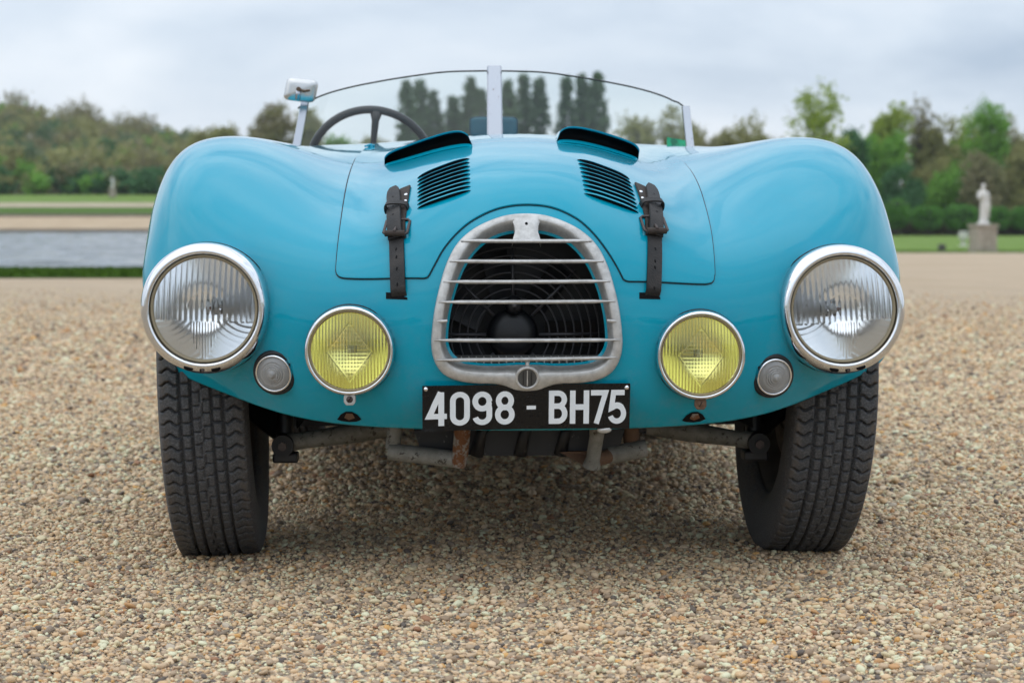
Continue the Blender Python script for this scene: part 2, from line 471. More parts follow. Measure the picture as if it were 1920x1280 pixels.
# ------------------------------------------------------------------ geometry helpers for the car
def frame(p, d, up=(0, 0, 1)):
    d = Vector(d).normalized(); X = Vector(up).cross(d).normalized(); Y = d.cross(X)
    M = Matrix((X, Y, d)).transposed().to_4x4(); M.translation = Vector(p)
    return M
def inside(poly, x, z):
    c = False; n = len(poly); j = n - 1
    for i in range(n):
        xi, zi = poly[i]; xj, zj = poly[j]
        if (zi > z) != (zj > z) and x < (xj - xi) * (z - zi) / (zj - zi) + xi: c = not c
        j = i
    return c
def smoothstep(a, b, x):
    t = np.clip((x - a) / (b - a), 0, 1); return t * t * (3 - 2 * t)
def resample(pts, n, closed=False):
    P = np.array(pts, float)
    if closed: P = np.concatenate([P, P[:1]])
    d = np.concatenate([[0], np.cumsum(np.linalg.norm(np.diff(P, axis=0), axis=1))])
    t = np.linspace(0, d[-1], n, endpoint=not closed)
    return np.stack([np.interp(t, d, P[:, k]) for k in range(P.shape[1])], -1)
def smooth_curve(pts, per=8, closed=False):
    """Catmull-Rom through points"""
    P = [np.array(p, float) for p in pts]; N = len(P); out = []
    for i in range(N if closed else N - 1):
        a = P[i-1] if (closed or i > 0) else 2*P[0]-P[1]
        b = P[i]; c = P[(i+1) % N]
        d = P[(i+2) % N] if (closed or i+2 < N) else 2*P[-1]-P[-2]
        for k in range(per):
            t = k / per
            out.append(0.5*((2*b)+(-a+c)*t+(2*a-5*b+4*c-d)*t*t+(-a+3*b-3*c+d)*t**3))
    if not closed: out.append(P[-1])
    return np.array(out)
def patch(poly, off, rings=5):
    """sheet that follows the body inside a polygon of (x, z)"""
    P = np.array(poly); c = P.mean(0); m = MB(); n = len(P)
    vs = []
    p, nn, _ = on_body(*c); vs.append(p + nn * off)
    for r in range(1, rings + 1):
        for q in P:
            x, z = c + (q - c) * r / rings
            p, nn, _ = on_body(x, z); vs.append(p + nn * off)
    fs = [(0, 1 + i, 1 + (i + 1) % n) for i in range(n)]
    for r in range(rings - 1):
        a = 1 + r * n; b = a + n
        fs += [(a + i, b + i, b + (i + 1) % n, a + (i + 1) % n) for i in range(n)]
    return m.add(vs, fs)

# ------------------------------------------------------------------ grille outlines in (x, z), car coordinates
GX = -0.010
def gz(py): return 0.617 - (py - 420) * 0.000865
def gx(dx): return dx * 0.000865
_oh = [(0,405),(35,408),(68,418),(100,434),(128,458),(148,492),(162,535),(172,580),(177,620),(178,650),(172,676),(158,697),(134,710),(100,716),(62,717),(40,722),(22,731),(0,734)]
_ih = [(0,424),(30,426),(58,434),(84,449),(106,472),(124,502),(138,540),(148,580),(153,615),(154,642),(149,660),(138,674),(120,683),(90,687),(58,688),(38,687),(20,686),(0,686)]
def _outline(h, n=160):
    rt = [(gx(a), gz(b)) for a, b in h]
    full = rt + [(-a, b) for a, b in rt[::-1][1:-1]]
    c = smooth_curve(full, 6, True); c = resample(c, n, True)
    return [(GX + float(a), float(b)) for a, b in c]
G_OUT, G_IN = _outline(_oh), _outline(_ih)
G_MID = [((a[0]+b[0])/2, (a[1]+b[1])/2) for a, b in zip(G_OUT, G_IN)]

# ------------------------------------------------------------------ body shell
cen = FLATP[QUADS].mean(1)
keep = np.ones(len(QUADS), bool)
for k in np.nonzero((cen[:, 1] < -.38) & (np.abs(cen[:, 0] - GX) < .17) & (cen[:, 2] > .33) & (cen[:, 2] < .64))[0]:
    if inside(G_MID, cen[k, 0], cen[k, 2]): keep[k] = False
for lx, lz, lr in ((-.536, .4775, .097), (.527, .4745, .097), (-.297, .4125, .069), (.2735, .404, .069), (-.424, .371, .029), (.406, .3635, .029)):
    keep &= ~((np.hypot(cen[:, 0] - lx, cen[:, 2] - lz) < lr) & (cen[:, 1] < -.25))
keep &= ~((cen[:, 1] > .96) & (cen[:, 1] < 1.95) & (np.abs(cen[:, 0]) < .46) & (cen[:, 2] > .45))
body = obj('body', fast_mesh('body', FLATP, QUADS[keep], True), TEAL, CAR)
sol = body.modifiers.new('thickness', 'SOLIDIFY'); sol.thickness = 0.003; sol.offset = -1

# ------------------------------------------------------------------ bonnet panel with shut-line
def interp(x, pts): return np.interp(x, [p[0] for p in pts], [p[1] for p in pts])
_uL = [(3.0,4.80),(3.32,4.81),(4.56,4.84),(5.9,4.87),(7.7,4.90),(9.1,5.02)]
_uR = [(3.0,11.0),(3.2,11.01),(4.2,11.04),(5.5,11.09),(6.9,11.16),(8.2,11.20),(9.1,11.18)]
_arch = smooth_curve([(6.30,3.16),(6.42,3.40),(6.56,3.66),(6.78,3.93),(7.05,4.15),(7.45,4.34),(7.88,4.41),(8.32,4.36),(8.72,4.16),(9.0,3.89),(9.22,3.58),(9.38,3.30),(9.48,3.09)], 6)
_bot = [(4.81,3.56),(4.825,3.42),(4.87,3.345),(4.96,3.32)] + [(6.30-.06,3.15)] + [tuple(p) for p in _arch] + [(9.54,3.07)] + [(10.86,3.17),(10.95,3.195),(10.995,3.26),(11.01,3.40)]
_cols = resample(_bot, 150)
ub0, ub1 = _cols[0, 0], _cols[-1, 0]
_rr = np.concatenate([np.linspace(0, .1, 12)[:-1], np.linspace(.1, 1, 70)])
BU = np.zeros((150, len(_rr))); BV = BU.copy()
for i, (ub, vb) in enumerate(_cols):
    s_ = (ub - ub0) / (ub1 - ub0)
    v_ = vb + (9.08 - vb) * _rr
    lo, hi = interp(v_, _uL), interp(v_, _uR)
    lo0, hi0 = interp(vb, _uL), interp(vb, _uR)
    s2 = (ub - lo0) / (hi0 - lo0)
    s2 = s_ if i in (0, 149) else s2
    BU[i] = lo + (hi - lo) * min(max(s2, 0), 1); BV[i] = v_
BOFF = 0.0034
BP = S(BU, BV) + SN(BU, BV) * NSGN * BOFF
_bi = np.arange(BU.size).reshape(BU.shape)
bq = np.stack([_bi[:-1, :-1], _bi[1:, :-1], _bi[1:, 1:], _bi[:-1, 1:]], -1).reshape(-1, 4)
if NSGN < 0: bq = bq[:, ::-1]
bonnet = obj('bonnet', fast_mesh('bonnet', BP, bq, True), TEAL, CAR)
sol = bonnet.modifiers.new('thickness', 'SOLIDIFY'); sol.thickness = 0.006; sol.offset = -1
bv = bonnet.modifiers.new('edge', 'BEVEL'); bv.width = 0.0014; bv.segments = 2; bv.limit_method = 'ANGLE'; bv.angle_limit = R(50)
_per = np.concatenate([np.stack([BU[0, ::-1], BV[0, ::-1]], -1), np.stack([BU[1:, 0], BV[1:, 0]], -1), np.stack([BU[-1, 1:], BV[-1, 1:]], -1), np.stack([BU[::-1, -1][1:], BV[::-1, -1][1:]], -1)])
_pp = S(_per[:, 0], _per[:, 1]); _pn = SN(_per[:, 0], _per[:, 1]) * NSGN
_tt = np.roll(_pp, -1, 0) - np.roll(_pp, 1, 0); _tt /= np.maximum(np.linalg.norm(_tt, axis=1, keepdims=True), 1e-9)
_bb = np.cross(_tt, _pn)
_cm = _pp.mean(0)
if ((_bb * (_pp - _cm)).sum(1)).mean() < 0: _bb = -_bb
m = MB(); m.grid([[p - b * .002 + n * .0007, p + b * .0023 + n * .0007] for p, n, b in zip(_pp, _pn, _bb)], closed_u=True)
m.build('shut_line_shade', DARKGAP, bonnet)  # dark ribbon round the panel edge, painted-on shadow of the shut-line gap

# louvres: raised blisters, open towards the front
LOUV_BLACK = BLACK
def make_louvre(a, b, h=.0062, back=.014):
    ns, nr = 18, 6
    pts, base = [], []
    for i in range(ns + 1):
        t = i / ns
        x = a[0] + (b[0] - a[0]) * t; z = a[1] + (b[1] - a[1]) * t
        p, n, _ = on_body(x, z); p = p + n * (BOFF + .0004)
        base.append((p, n))
    vs, fs, mi = [], [], []
    for i, (p, n) in enumerate(base):
        q0 = base[max(i - 1, 0)][0]; q1 = base[min(i + 1, ns)][0]
        e_ = (q1 - q0).normalized(); up = n.cross(e_)
        if up.z < 0: up = -up
        t = i / ns; prof = (1 - abs(2 * t - 1) ** 3.2) ** 0.7
        hh = h * prof + .0002
        vs.append(p)                                  # foot of the opening
        vs.append(p + n * hh * .82 + up * .001)                # underside of the lip
        for r in range(nr + 1):
            k = r / nr
            c = math.cos(k * math.pi / 2)
            vs.append(p - up * .0012 * prof * (1 - k) + n * (hh * (c if r else 1.0) + .0001) + up * back * k * (.35 + .65 * prof))
    W = nr + 3
    for i in range(ns):
        for r in range(W - 1):
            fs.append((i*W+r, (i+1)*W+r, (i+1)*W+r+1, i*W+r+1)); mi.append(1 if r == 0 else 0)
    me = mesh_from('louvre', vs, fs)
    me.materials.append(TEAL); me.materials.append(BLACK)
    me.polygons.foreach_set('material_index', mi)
    return obj('louvre', me, None, bonnet)
for (A0, A1, B0, B1) in (((-.187,.692),(-.097,.726),(-.186,.639),(-.098,.669)), ((.086,.724),(.176,.690),(.088,.664),(.178,.632))):
    for k in range(9):
        t = k / 8
        make_louvre((A0[0]+(B0[0]-A0[0])*t, A0[1]+(B0[1]-A0[1])*t), (A1[0]+(B1[0]-A1[0])*t, A1[1]+(B1[1]-A1[1])*t))

# air scoops
def make_scoop(pa, pb, H, L=.16, low=.30):
    """pa, pb: (x, y) of the two ends of the mouth on the bonnet; H: heights at the ends"""
    ns, nr = 36, 14
    d = Vector((pb[0] - pa[0], pb[1] - pa[1], 0))
    bk = Vector((0, 1, 0))
    rows = []
    for i in range(ns + 1):
        t = i / ns; k = 2 * t - 1
        env = max(1 - abs(k) ** 7, 0) ** 0.42
        hh = (H[0] + (H[1] - H[0]) * t)
        x = pa[0] + d.x * t; y = pa[1] + d.y * t
        row = []
        p0, n0, _ = from_top(x, y)
        P0 = p0 + n0 * BOFF
        lo_ = hh * low * env + .0005
        row.append((P0 - bk * .012 * env - n0 * .001, 0))             # flared foot in front
        row.append((P0 - bk * .004 * env + n0 * lo_ * .45, 0))
        row.append((P0 + n0 * lo_ * .92, 0))
        row.append((P0 + bk * .002 + n0 * (lo_ + .0004), 0))
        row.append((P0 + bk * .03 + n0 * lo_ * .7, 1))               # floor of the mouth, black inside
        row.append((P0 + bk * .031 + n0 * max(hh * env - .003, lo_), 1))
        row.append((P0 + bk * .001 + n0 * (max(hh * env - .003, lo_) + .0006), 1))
        for r in range(nr + 1):
            q = r / nr
            p, n, _ = from_top(x * (1 - .0 * q), y + L * q)
            if r == 0:
                lip = P0 + n0 * (hh * env + .0012) - bk * .003 * env
                pe, ne, _ = from_top(x, y + L); tail = pe + ne * (BOFF - .002)
            c_ = lip.lerp(tail, q) + n0 * (.006 * env * math.sin(math.pi * min(q * 1.6, 1)) * .4)
            fl = p.z + BOFF - .002
            if c_.z < fl: c_.z = fl
            row.append((c_, 0))
        rows.append(row)
    W = len(rows[0]); vs = [p for row in rows for p, _ in row]; fs = []; mi = []
    for i in range(ns):
        for r in range(W - 1):
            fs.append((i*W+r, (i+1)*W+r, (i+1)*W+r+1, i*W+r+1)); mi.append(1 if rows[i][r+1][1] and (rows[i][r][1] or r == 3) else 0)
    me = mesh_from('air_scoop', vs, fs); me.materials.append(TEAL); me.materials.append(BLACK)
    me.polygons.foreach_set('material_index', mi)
    return obj('air_scoop', me, None, bonnet)
make_scoop((-.250, -.050), (-.090, -.190), (.022, .032), low=.15)
make_scoop((.062, -.165), (.222, -.035), (.030, .027), low=.15)
# bonnet catch
m = MB(); p, n, _ = from_top(-.292, .44)
m.tube([p, p + n * .009], [.0065, .005], 14); m.tube([p + n * .006 + Vector((-.010, -.02, -.002)), p + n * .008, p + n * .006 + Vector((.008, .004, 0))], [.002, .003, .0025], 8)
m.build('catch', TEAL, bonnet, auto=40)

# ------------------------------------------------------------------ grille
grille = empty('grille', (0, 0, 0), parent=CAR)
def surf_y(x, z):
    p, n, _ = on_body(x, z); return p, n
def pt(xz, k):
    p, n = surf_y(*xz); return p + n * k
rows = []
for o_, i_ in zip(G_OUT, G_IN):
    o_, i_ = np.array(o_), np.array(i_)
    L_ = lambda t: o_ + (i_ - o_) * t
    rows.append([pt(o_, -.004), pt(o_, .004), pt(L_(.06), .0085), pt(L_(.18), .0112), pt(L_(.45), .0128), pt(L_(.72), .0125), pt(L_(.80), .0105), pt(L_(.90), .003), pt(L_(1.0), -.010), pt(L_(1.02), -.016)])
fr_ = MB().grid(rows, closed_u=True).build('frame', ALU, grille)
# body-coloured flange showing inside the frame
gc = np.array([GX, .50])
rows = []
for i_ in G_IN:
    i_ = np.array(i_); k1 = gc + (i_ - gc) * .990; k2 = gc + (i_ - gc) * .972
    rows.append([pt(i_ * 1.0 + (i_ - gc) * .03, -.006), pt(k1, -.0125), pt(k2, -.0150)])
MB().grid(rows, closed_u=True).build('grille_flange', TEAL, body)
# bars
def g_halfw(z, poly):
    xs = []
    n_ = len(poly)
    for i in range(n_):
        (x0, z0), (x1, z1) = poly[i], poly[(i+1) % n_]
        if (z0 - z) * (z1 - z) <= 0 and z0 != z1: xs.append(x0 + (x1 - x0) * (z - z0) / (z1 - z0))
    return min(xs), max(xs)
def bar(z, tilt=0.0, over=.45):
    ox0, ox1 = g_halfw(z, G_OUT); ix0, ix1 = g_halfw(z, G_IN)
    a, b = ox0 + (ix0 - ox0) * (1 - over) , ox1 + (ix1 - ox1) * (1 - over)
    a = ox0 + .006; b = ox1 - .006
    pts, rs = [], []
    for k in range(33):
        t = k / 32; x = a + (b - a) * t
        p, n = surf_y(x, z)
        on_frame = max(smoothstep(ix0 + .004, ox0, x), smoothstep(ix1 - .004, ox1, x))
        e_ = min(t, 1 - t) * 32
        pts.append(p + n * (.0125 - .000 * on_frame) + Vector((0, 0, tilt * (t - .5)))); rs.append(.0033 * (.28 + .72 * min(1, e_ / 4)))
    m = MB(); m.tube(pts, rs, 10, flat=1.0, up=(0, 0, 1))
    # deepen backwards so that it is a blade, not a wire
    c = len(m.v)
    for q in range(c):
        i = q // 10; v = Vector(m.v[q]); dlt = v - pts[i]
        m.v[q] = tuple(pts[i] + Vector((dlt.x, dlt.y * 2.0, dlt.z)))
    m.build('bar', ALU, grille)
for py, tl in ((458, 0), (494, .0), (530, .001), (566, .001), (635, .0), (669, .0035)):
    bar(gz(py), tl)
# stubs of the missing bar
for sgn in (-1, 1):
    z = gz(601); ox0, ox1 = g_halfw(z, G_OUT); ix0, ix1 = g_halfw(z, G_IN)
    xs = (ox0 + .008, ix0 + .004) if sgn < 0 else (ox1 - .008, ix1 - .004)
    MB().tube([pt((xs[0], z), .0115), pt(((xs[0]+xs[1])/2, z), .013), pt((xs[1], z + .001), .0125)], [.0012, .0028, .0022], 8).build('broken_bar_stub', ALU, grille, auto=40)
# badge tab at the top between the two little windows
tabp = [(-.0215, gz(457)), (-.0165, gz(440)), (-.0165, gz(426)), (-.024, gz(416)), (.024, gz(416)), (.0165, gz(426)), (.0165, gz(440)), (.0215, gz(457))]
rows = []
for k in range(9):
    z = gz(458) + (gz(412) - gz(458)) * k / 8
    hw = np.interp(z, [gz(458), gz(440), gz(426), gz(412)], [.0235, .0185, .0195, .030])
    rows.append([pt((GX - hw, z), -.012)] + [pt((GX - hw + 2 * hw * j / 8, z), .0128 - (.003 if j in (0, 8) else 0)) for j in range(9)] + [pt((GX + hw, z), -.012)])
MB().grid(rows).build('badge_tab', ALU, grille, auto=50)
p, n = surf_y(GX, gz(427)); MB().lathe([(0, .0006), (.0024, .0004), (.0024, -.002)], 14, frame(p + n * .0132, n)).build('badge_hole', BLACK, grille)
# starting-handle ring at the foot
p, n = surf_y(GX, gz(703)); F_ = frame(p + n * .0125, n)
MB().lathe([(.0150, -.004), (.0152, .002), (.0172, .0034), (.0195, .0022), (.0205, -.003)], 40, F_).build('handle_ring', ALU, grille)
MB().lathe([(0, .0010), (.0152, .0010)], 32, F_).build('handle_hole', principled('radiator_grey', (0.075, 0.073, 0.068), 0.6), grille)
for k in (-1, 0, 1):
    MB().box((0, 0, 0), (.0016, .026 if k == 0 else .022, .001)).build('handle_hole_fin', ALU if k == 0 else SATIN, grille, smooth=False).matrix_basis = F_ @ Matrix.Translation((k * .0065, 0, .002))
MB().tube([pt((GX, gz(669)), .011), pt((GX, gz(680)), .011), pt((GX, gz(687)), .0115)], [.0045, .003, .005], 10).build('ring_stem', ALU, grille)

# dark bay, radiator and electric fan behind the grille
m = MB()
x0, x1, z0, z1, y0, y1 = -.20, .18, .30, .665, -.515, -.29
m.add([(x0,y0+.08,z0),(x1,y0+.08,z0),(x1,y1,z0),(x0,y1,z0),(x0,y0+.10,z1-.06),(x1,y0+.10,z1-.06),(x1,y1,z1),(x0,y1,z1)], [(0,1,2,3),(0,3,7,4),(1,5,6,2),(3,2,6,7),(4,7,6,5)])
m.build('radiator_bay', BLACK, CAR, smooth=False)
rad = MB(); rad.box((GX, -.325, .45), (.34, .02, .30)).build('radiator', SATIN, CAR, smooth=False)
radiator = [o for o in bpy.data.objects if o.name == 'radiator'][0]
for k in range(26):
    x = GX - .155 + .31 * k / 25
    MB().box((x, -.490, .374), (.0018, .03, .050)).build('fin', principled('radiator_fin', (0.46, 0.45, 0.42), 0.55, 0.3), radiator, smooth=False)
MB().box((GX, -.472, .372), (.33, .012, .056)).build('lower_tank', principled('radiator_grey', (0.075, 0.073, 0.068), 0.6), radiator, smooth=False)
fan = empty('cooling_fan', (GX - .018, -.415, .432), parent=CAR)
FANM = principled('fan_plastic', (0.010, 0.0105, 0.013), 0.38)
for k, rr_ in enumerate((.062, .076, .09, .104, .118, .132, .146)):
    MB().tube([(rr_ * math.cos(a), -.004 - .012 * math.cos(rr_ * 9), rr_ * math.sin(a)) for a in np.linspace(0, 2 * math.pi, 64, endpoint=False)], .0015, 6, closed=True).build('guard_ring', principled('guard_wire', (0.045, 0.045, 0.05), 0.35), fan)
for k in range(8):
    a = R(90 + 45 * k + 0)
    MB().tube([(.045 * math.cos(a), -.016, .045 * math.sin(a)), (.10 * math.cos(a), -.012, .10 * math.sin(a)), (.15 * math.cos(a), -.004, .15 * math.sin(a))], .0028, 8).build('guard_spoke', principled('guard_wire', (0.045, 0.045, 0.05), 0.35), fan)
MB().lathe([(0, .020), (.024, .019), (.036, .015), (.042, .008), (.043, 0)], 40, frame((0, 0, 0), (0, -1, 0))).build('motor', FANM, fan)
MB().lathe([(0, .036), (.009, .035), (.015, .030), (.016, .012)], 24, frame((.002, 0, .05), (0, -1, 0))).build('motor_lug', FANM, fan)
MB().lathe([(0, .0375), (.0045, .0375), (.0048, .036)], 20, frame((.002, 0, .05), (0, -1, 0))).build('motor_screw', principled('screw_grey', (0.13, 0.13, 0.14), 0.4, 0.6), fan)
for k in range(7):
    a = 2 * math.pi * k / 7
    M_ = Matrix.Rotation(a, 4, 'Y') @ Matrix.Translation((.098, .02, 0)) @ Matrix.Rotation(R(28), 4, 'X')
    o_ = MB().box((0, 0, 0), (.085, .002, .05)).build('blade', SATIN, fan, smooth=False); o_.matrix_basis = M_

# ------------------------------------------------------------------ lamps
def lens_mesh(name, rad, dome, thick, flute, nx=210, ny=100):
    """closed lens: smooth domed front, fluted back; axis +Z, X right, Y up"""
    t = np.sin(np.linspace(-1, 1, nx + 1) * math.pi / 2 * .985) / math.sin(math.pi / 2 * .985) * .9995
    X = np.repeat(t[:, None] * rad, ny + 1, 1)
    Y = np.sqrt(np.maximum(rad**2 - X**2, 0)) * np.linspace(-1, 1, ny + 1)[None]
    q2 = (X**2 + Y**2) / rad**2
    zf = dome * (1 - q2)
    zb = zf - thick - flute(X, Y) * np.clip((1 - q2) * 14, 0, 1)
    I = np.arange(X.size).reshape(X.shape); n = X.size
    f = np.stack([I[:-1, :-1], I[1:, :-1], I[1:, 1:], I[:-1, 1:]], -1).reshape(-1, 4)
    per = np.concatenate([I[:, 0], I[-1, 1:], I[::-1, -1][1:], I[0, ::-1][1:-1]]); p2 = np.roll(per, -1)
    rim = np.stack([per, per + n, p2 + n, p2], -1)
    V = np.concatenate([np.stack([X, Y, zf], -1).reshape(-1, 3), np.stack([X, Y, zb], -1).reshape(-1, 3)])
    return fast_mesh(name, V, np.concatenate([f, f[:, ::-1] + n, rim]), True)
def tri(x): return np.abs((x % 1.0) * 2 - 1)
def hl_flute(X, Y):
    wedge = (Y < -.022) & (np.abs(X - .001) < .022 * np.clip((Y + .082) / .05, 0, 1) ** .6)
    side = (Y < -.020) & ~wedge
    f = .0015 * np.sqrt(tri(X / .0088))
    f = np.where(side, .0010 * np.sqrt(tri(np.hypot(np.abs(X) - .075, Y - .02) / .009)), f)
    f = np.where(wedge, .0013 * np.sqrt(tri(X / .0046)), f)
    ring = np.abs(np.hypot(X, Y) - .026) < .0016
    return np.where(ring & (Y > 0), .0004, f)
def fog_flute(X, Y):
    dia = (np.abs(X) / .036 + np.abs(Y + .002) / .047) < 1
    f = .0011 * np.sqrt(tri(X / .0052))
    f2 = .0007 * np.sqrt(tri(X / .0050)) + .0007 * np.sqrt(tri(Y / .0060))
    edge = np.abs((np.abs(X) / .036 + np.abs(Y + .002) / .047) - 1) < .03
    return np.where(edge, .0018, np.where(dia, f2, f))
HL_LENS = lens_mesh('headlight_lens', .0865, .013, .0035, hl_flute)
FOG_LENS = lens_mesh('fog_lens', .0655, .008, .003, fog_flute, 210, 110)
def text_mesh(txt, size, depth, shear=0.0):
    cu = bpy.data.curves.new('txt', 'FONT'); cu.body = txt; cu.size = size; cu.extrude = depth; cu.shear = shear; cu.align_x = 'CENTER'
    o = bpy.data.objects.new('txt', cu); COL.objects.link(o)
    me = bpy.data.meshes.new_from_object(o.evaluated_get(bpy.context.evaluated_depsgraph_get()))
    bpy.data.objects.remove(o, do_unlink=True)
    return me
def make_headlight(p, d, roll=0.0):
    h = empty('headlight', parent=CAR); h.matrix_basis = frame(p, d) @ Matrix.Rotation(roll, 4, 'Z') @ Matrix.Scale(1.035, 4)
    MB().lathe([(.0865,.004),(.0872,.012),(.0880,.0165),(.0905,.0185),(.0955,.0165),(.1005,.010),(.1042,.0),(.1058,-.012),(.1055,-.024),(.1035,-.032)], 96).build('bezel', CHROME, h)
    MB().lathe([(.1035,-.030),(.1020,-.05),(.0985,-.09),(.090,-.13)], 72).build('bucket', TEAL, h)
    MB().lathe([(.1060,-.020),(.1066,-.026),(.1058,-.034),(.1030,-.036)], 72).build('seal', SOFT, h)
    MB().lathe([(.0868,.008),(.0862,.0115),(.0845,.013),(.0822,.0115),(.081,.007)], 80).build('gasket', BEIGE, h)
    o = obj('lens', HL_LENS, LENS, h); o.location = (0, 0, .006)
    pr = [(r, -.058 + .060 * (r / .0835) ** 2) for r in np.linspace(.012, .0860, 24)]
    MB().lathe(pr, 72).build('reflector', REFL, h)
    MB().lathe([(.0030,-.0185),(.0050,-.021),(.0050,-.040),(.0085,-.046),(.012,-.058),(0,-.06)], 28).build('bulb', BULB, h)
    MB().lathe([(0,-.0165),(.0024,-.017),(.0032,-.0190)], 24).build('bulb_tip', BTIP, h)
    t_ = text_mesh('Marchal', .011, .0002, .25); o = obj('lens_lettering', t_, principled('lens_moulding', (0.80, 0.81, 0.81), 0.1, 0.0, Transmission_Weight=0.8), h); o.location = (.038, -.017, .0172)
    for k, a in enumerate((-103, -90, -77)):
        M_ = frame((.0985 * math.cos(R(a)), .0985 * math.sin(R(a)), .0142), (.35 * math.cos(R(a)), .35 * math.sin(R(a)), .94))
        MB().lathe([(0, .0008), (.0052 if k != 1 else .0040, .0006), (.0052 if k != 1 else .0040, -.002)], 20, M_ @ Matrix.Diagonal((1.5, .62, 1, 1)) if k != 1 else M_).build('bezel_hole', BLACK, h)
        if k == 1: MB().lathe([(0, .0022), (.0024, .002), (.0028, 0)], 16, M_ @ Matrix.Translation((.0008, -.0006, 0))).build('bezel_screw', BUCKLE, h)
    return h
make_headlight((-.539, -.452, .4775), (-.055, -1, .0), R(-2))
make_headlight((.523, -.456, .4745), (.035, -1, .02), R(4))

def make_fog(p, d, rusty):
    h = empty('fog_light', parent=CAR); h.matrix_basis = frame(p, d)
    MB().lathe([(.0655,.006),(.0662,.010),(.0678,.0115),(.0700,.0105),(.0722,.006),(.0733,-.002),(.0733,-.014)], 80).build('rim', CHROME, h)
    MB().lathe([(.0733,-.012),(.0745,-.014),(.0748,-.03),(.073,-.06)], 64).build('bucket', SOFT, h)
    MB().lathe([(.0655,.0075),(.0645,.0095),(.0630,.0085),(.0625,.004)], 64).build('inner_ring', principled('rust_tinted_ring', (0.33, 0.26, 0.17), 0.4, 0.7), h)
    o = obj('lens', FOG_LENS, YLENS, h); o.location = (0, 0, .003)
    pr = [(r, -.040 + .042 * (r / .063) ** 2) for r in np.linspace(.007, .0645, 18)]
    MB().lathe(pr, 60).build('reflector', YREFL, h)
    MB().lathe([(0,-.014),(.0028,-.015),(.0038,-.018),(.0038,-.034),(.007,-.04),(0,-.042)], 24).build('bulb', principled('fog_bulb_glass', (0.80, 0.79, 0.70), 0.3), h)
    m = MB(); m.prism([(-.0095,-.004),(-.0095,.004),(-.006,.012),(.006,.012),(.0095,.004),(.0095,-.004),(.006,-.0095),(-.006,-.0095)], -.006, .005, Matrix.Translation((0, -.079, 0)))
    m.build('clamp_tab', RUST if rusty else ALU, h, bevel=.0015, smooth=False)
    MB().lathe([(0,.0072),(.0045,.007),(.0055,.005)], 20, Matrix.Translation((0, -.079, 0))).build('clamp_screw', RUST if rusty else BUCKLE, h)
    MB().box((0, -.079, .0073), (.009, .0012, .0008), Matrix.Rotation(R(60), 3, 'Z')).build('screw_slot', BLACK, h, smooth=False)
    return h
make_fog((-.297, -.540, .4125), (-.03, -1, .0), False)
make_fog((.2735, -.546, .404), (-.02, -1, .0), True)

def make_marker(x, z):
    p, n, _ = on_body(x, z)
    d = (n * .6 + Vector((0, -1, 0)) * .6).normalized()
    h = empty('marker_light', parent=CAR); h.matrix_basis = frame(p, d)
    MB().lathe([(.0385,-.014),(.0382,.002),(.0362,.0070),(.0330,.0085),(.0310,.006)], 56).build('gasket', SOFT, h)
    MB().lathe([(.0318,.006),(.0316,.0105),(.0300,.0125),(.0282,.0115),(.0275,.008)], 56).build('rim', CHROME, h)
    rings = [(0,.024),(.0035,.0235),(.006,.021),(.0075,.0195),(.010,.0192),(.0112,.0172),(.0132,.0174),(.0144,.0156),(.0166,.0156),(.0178,.0138),(.021,.0138),(.0235,.0125),(.0278,.0095)]
    MB().lathe(rings + [(.0278, .006), (.02, .009), (0, .013)], 56).build('lens', GLENS, h, auto=14)
    MB().lathe([(0, .001), (.012, .001), (.020, .002), (.0285, .007)], 40).build('reflector', principled('marker_reflector', (0.62, 0.61, 0.60), 0.28, 0.8), h)
    return h
make_marker(-.424, .371); make_marker(.406, .3635)

# ------------------------------------------------------------------ number plate
plate = empty('number_plate', parent=CAR)
PC, PW, PH = (-.0105, .3215), .338, .0735
def plate_pt(a, b, off=0.0):
    """a across, b up from the plate centre, in metres"""
    x = PC[0] + a; z = PC[1] + b + .010 * a - .10 * a * a * (1 if b < 0 else .4)
    y = -.5585 + .38 * a * a - .16 * (b - .03)
    if b < -.03 and a < -.14: y -= .002
    return Vector((x, y - off, z))
NA, NB = 40, 8
def plate_sheet(off0, off1, hw, hh):
    F = [[plate_pt(-hw + 2*hw*i/NA, -hh + 2*hh*j/NB, off0) for j in range(NB+1)] for i in range(NA+1)]
    B = [[plate_pt(-hw + 2*hw*i/NA, -hh + 2*hh*j/NB, off1) for j in range(NB+1)] for i in range(NA+1)]
    m = MB(); m.grid(F); m.grid([r[::-1] for r in B])
    per = [(i, 0) for i in range(NA)] + [(NA, j) for j in range(NB)] + [(NA-i, NB) for i in range(NA)] + [(0, NB-j) for j in range(NB)]
    m.grid([[F[i][j], B[i][j]] for i, j in per], closed_u=True)
    return m
plate_sheet(0, -.0018, PW/2, PH/2).build('backplate', PLATE, plate, weld=1e-5, auto=40)
